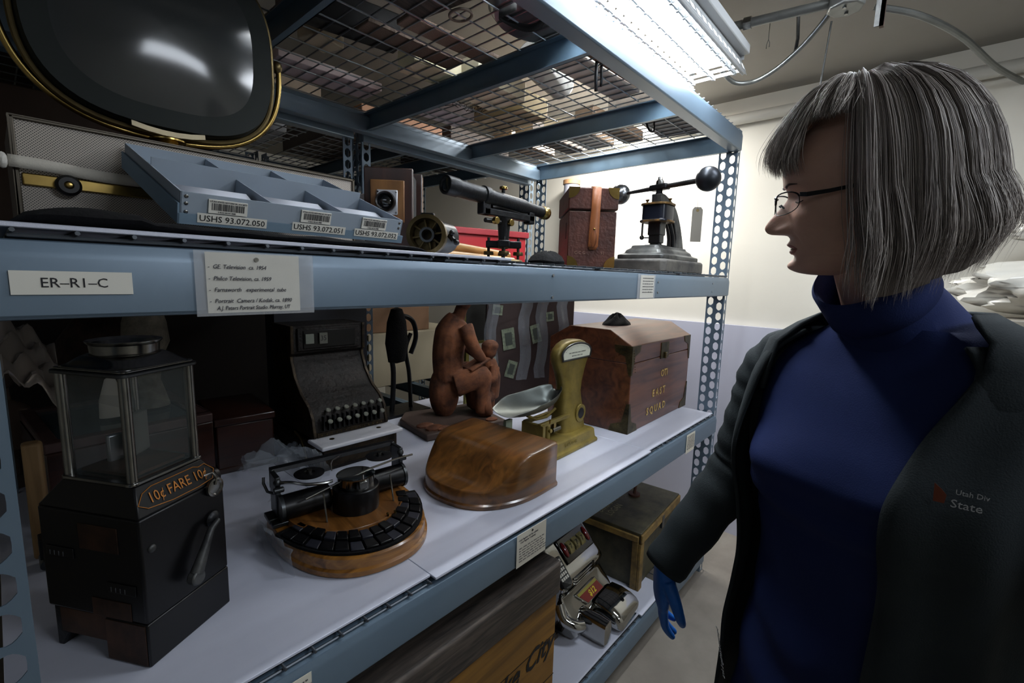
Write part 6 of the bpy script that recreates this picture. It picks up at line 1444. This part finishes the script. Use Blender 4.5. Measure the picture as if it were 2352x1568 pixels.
# trousers, shoes
mPn = mat('black_trousers', '#0f1013', 0.8, bump=0.2)
for s in (-1, 1):
    h = TC+Lt*s*0.085; h.z = 0.93; k = h+Ft*0.02; k.z = 0.52; a = h-Ft*0.01; a.z = 0.13
    b = B(); b.tube([h, h.lerp(k, 0.5), k, k.lerp(a, 0.4), a], [0.090, 0.088, 0.070, 0.066, 0.058], n=22); pobj(b, 'trouser_leg', mPn, P)
    b = B(); c = a+Ft*0.045; c.z = FL; ang = math.atan2(Ft.y, Ft.x); R = Matrix.Rotation(ang, 3, 'Z')
    b.loft([[c+R @ Vector((x, y, z)) for x, y in superell(w, d, 2.6, 24)] for z, w, d in ((0, 0.13, 0.045), (0.02, 0.132, 0.047), (0.045, 0.12, 0.044), (0.07, 0.085, 0.04), (0.10, 0.06, 0.04))]); pobj(b, 'shoe', mBlackM, P)
b = B(); b.loft([tring(z, w, d, 0, n=40) for z, w, d in ((0.84, 0.16, 0.11), (0.90, 0.170, 0.112), (0.98, 0.165, 0.108), (1.02, 0.16, 0.105))]); pobj(b, 'trouser_waist', mPn, P)
# gloved hands
mGlv = mat('blue_nitrile', '#0d5fb5', 0.45, 0, bump=0.3, bs=60)
def glove(wr, d, palm_n, side):
    """wr wrist, d finger direction, palm_n palm normal, side=+1 thumb on d x palm side"""
    d = d.normalized(); palm_n = (palm_n-d*palm_n.dot(d)).normalized(); t_ = palm_n.cross(d)*side
    b = B(); pt = lambda a, w_, n_: wr+d*a+t_*w_+palm_n*n_
    rows = []
    for a, w_, th in ((-0.03, 0.030, 0.024), (0.0, 0.029, 0.021), (0.02, 0.036, 0.019), (0.05, 0.042, 0.017), (0.08, 0.041, 0.014), (0.092, 0.038, 0.011)):
        rows.append([pt(a, x, y) for x, y in superell(w_, th, 2.5, 24)])
    b.loft(rows)
    fin = [(0.029, 0.088, 0.070, 0.0090, 0.20), (0.010, 0.092, 0.078, 0.0094, 0.26), (-0.010, 0.089, 0.072, 0.0090, 0.33), (-0.028, 0.080, 0.057, 0.0080, 0.42)]
    for w_, a0, ln, r, curl in fin:
        p = pt(a0-0.012, w_, 0.0); pts = [p]; dd = d.copy(); dd = (d+t_*w_*1.2).normalized(); ang = curl*0.6
        for k, seg in enumerate((0.012+ln*0.45, ln*0.30, ln*0.25)):
            dd = (dd*math.cos(ang)+palm_n*math.sin(ang)).normalized(); ang = curl*1.6
            p = p+dd*seg; pts.append(p)
        b.tube(spline(pts, 4), interp([r*1.05, r, r*0.92, r*0.75], 13), n=12); b.sph(pts[-1], r*0.76, n=10)
    p = pt(0.020, 0.028, 0.004); q = pt(0.048, 0.052, 0.016); q2 = pt(0.075, 0.058, 0.026); q3 = pt(0.094, 0.054, 0.034)
    b.tube(spline([p, q, q2, q3], 4), interp([0.015, 0.0125, 0.0105, 0.008], 13), n=12); b.sph(q3, 0.0082, n=10)
    o = pobj(b, 'glove', mGlv, P)
    md = o.modifiers.new('rm', 'REMESH'); md.mode = 'VOXEL'; md.voxel_size = 0.0028; md.use_smooth_shade = True
    md = o.modifiers.new('sm', 'SMOOTH'); md.iterations = 4; md.factor = 0.6
    return o
glove(wrR+(wrR-elR).normalized()*0.010, Vector((0.10, 0.08, -0.95)), Vector((0.55, -0.80, 0.1)), -1)
glove(wrL, Vector((-0.6, -0.2, -0.55)), Vector((0.4, 0.5, -0.6)), 1)
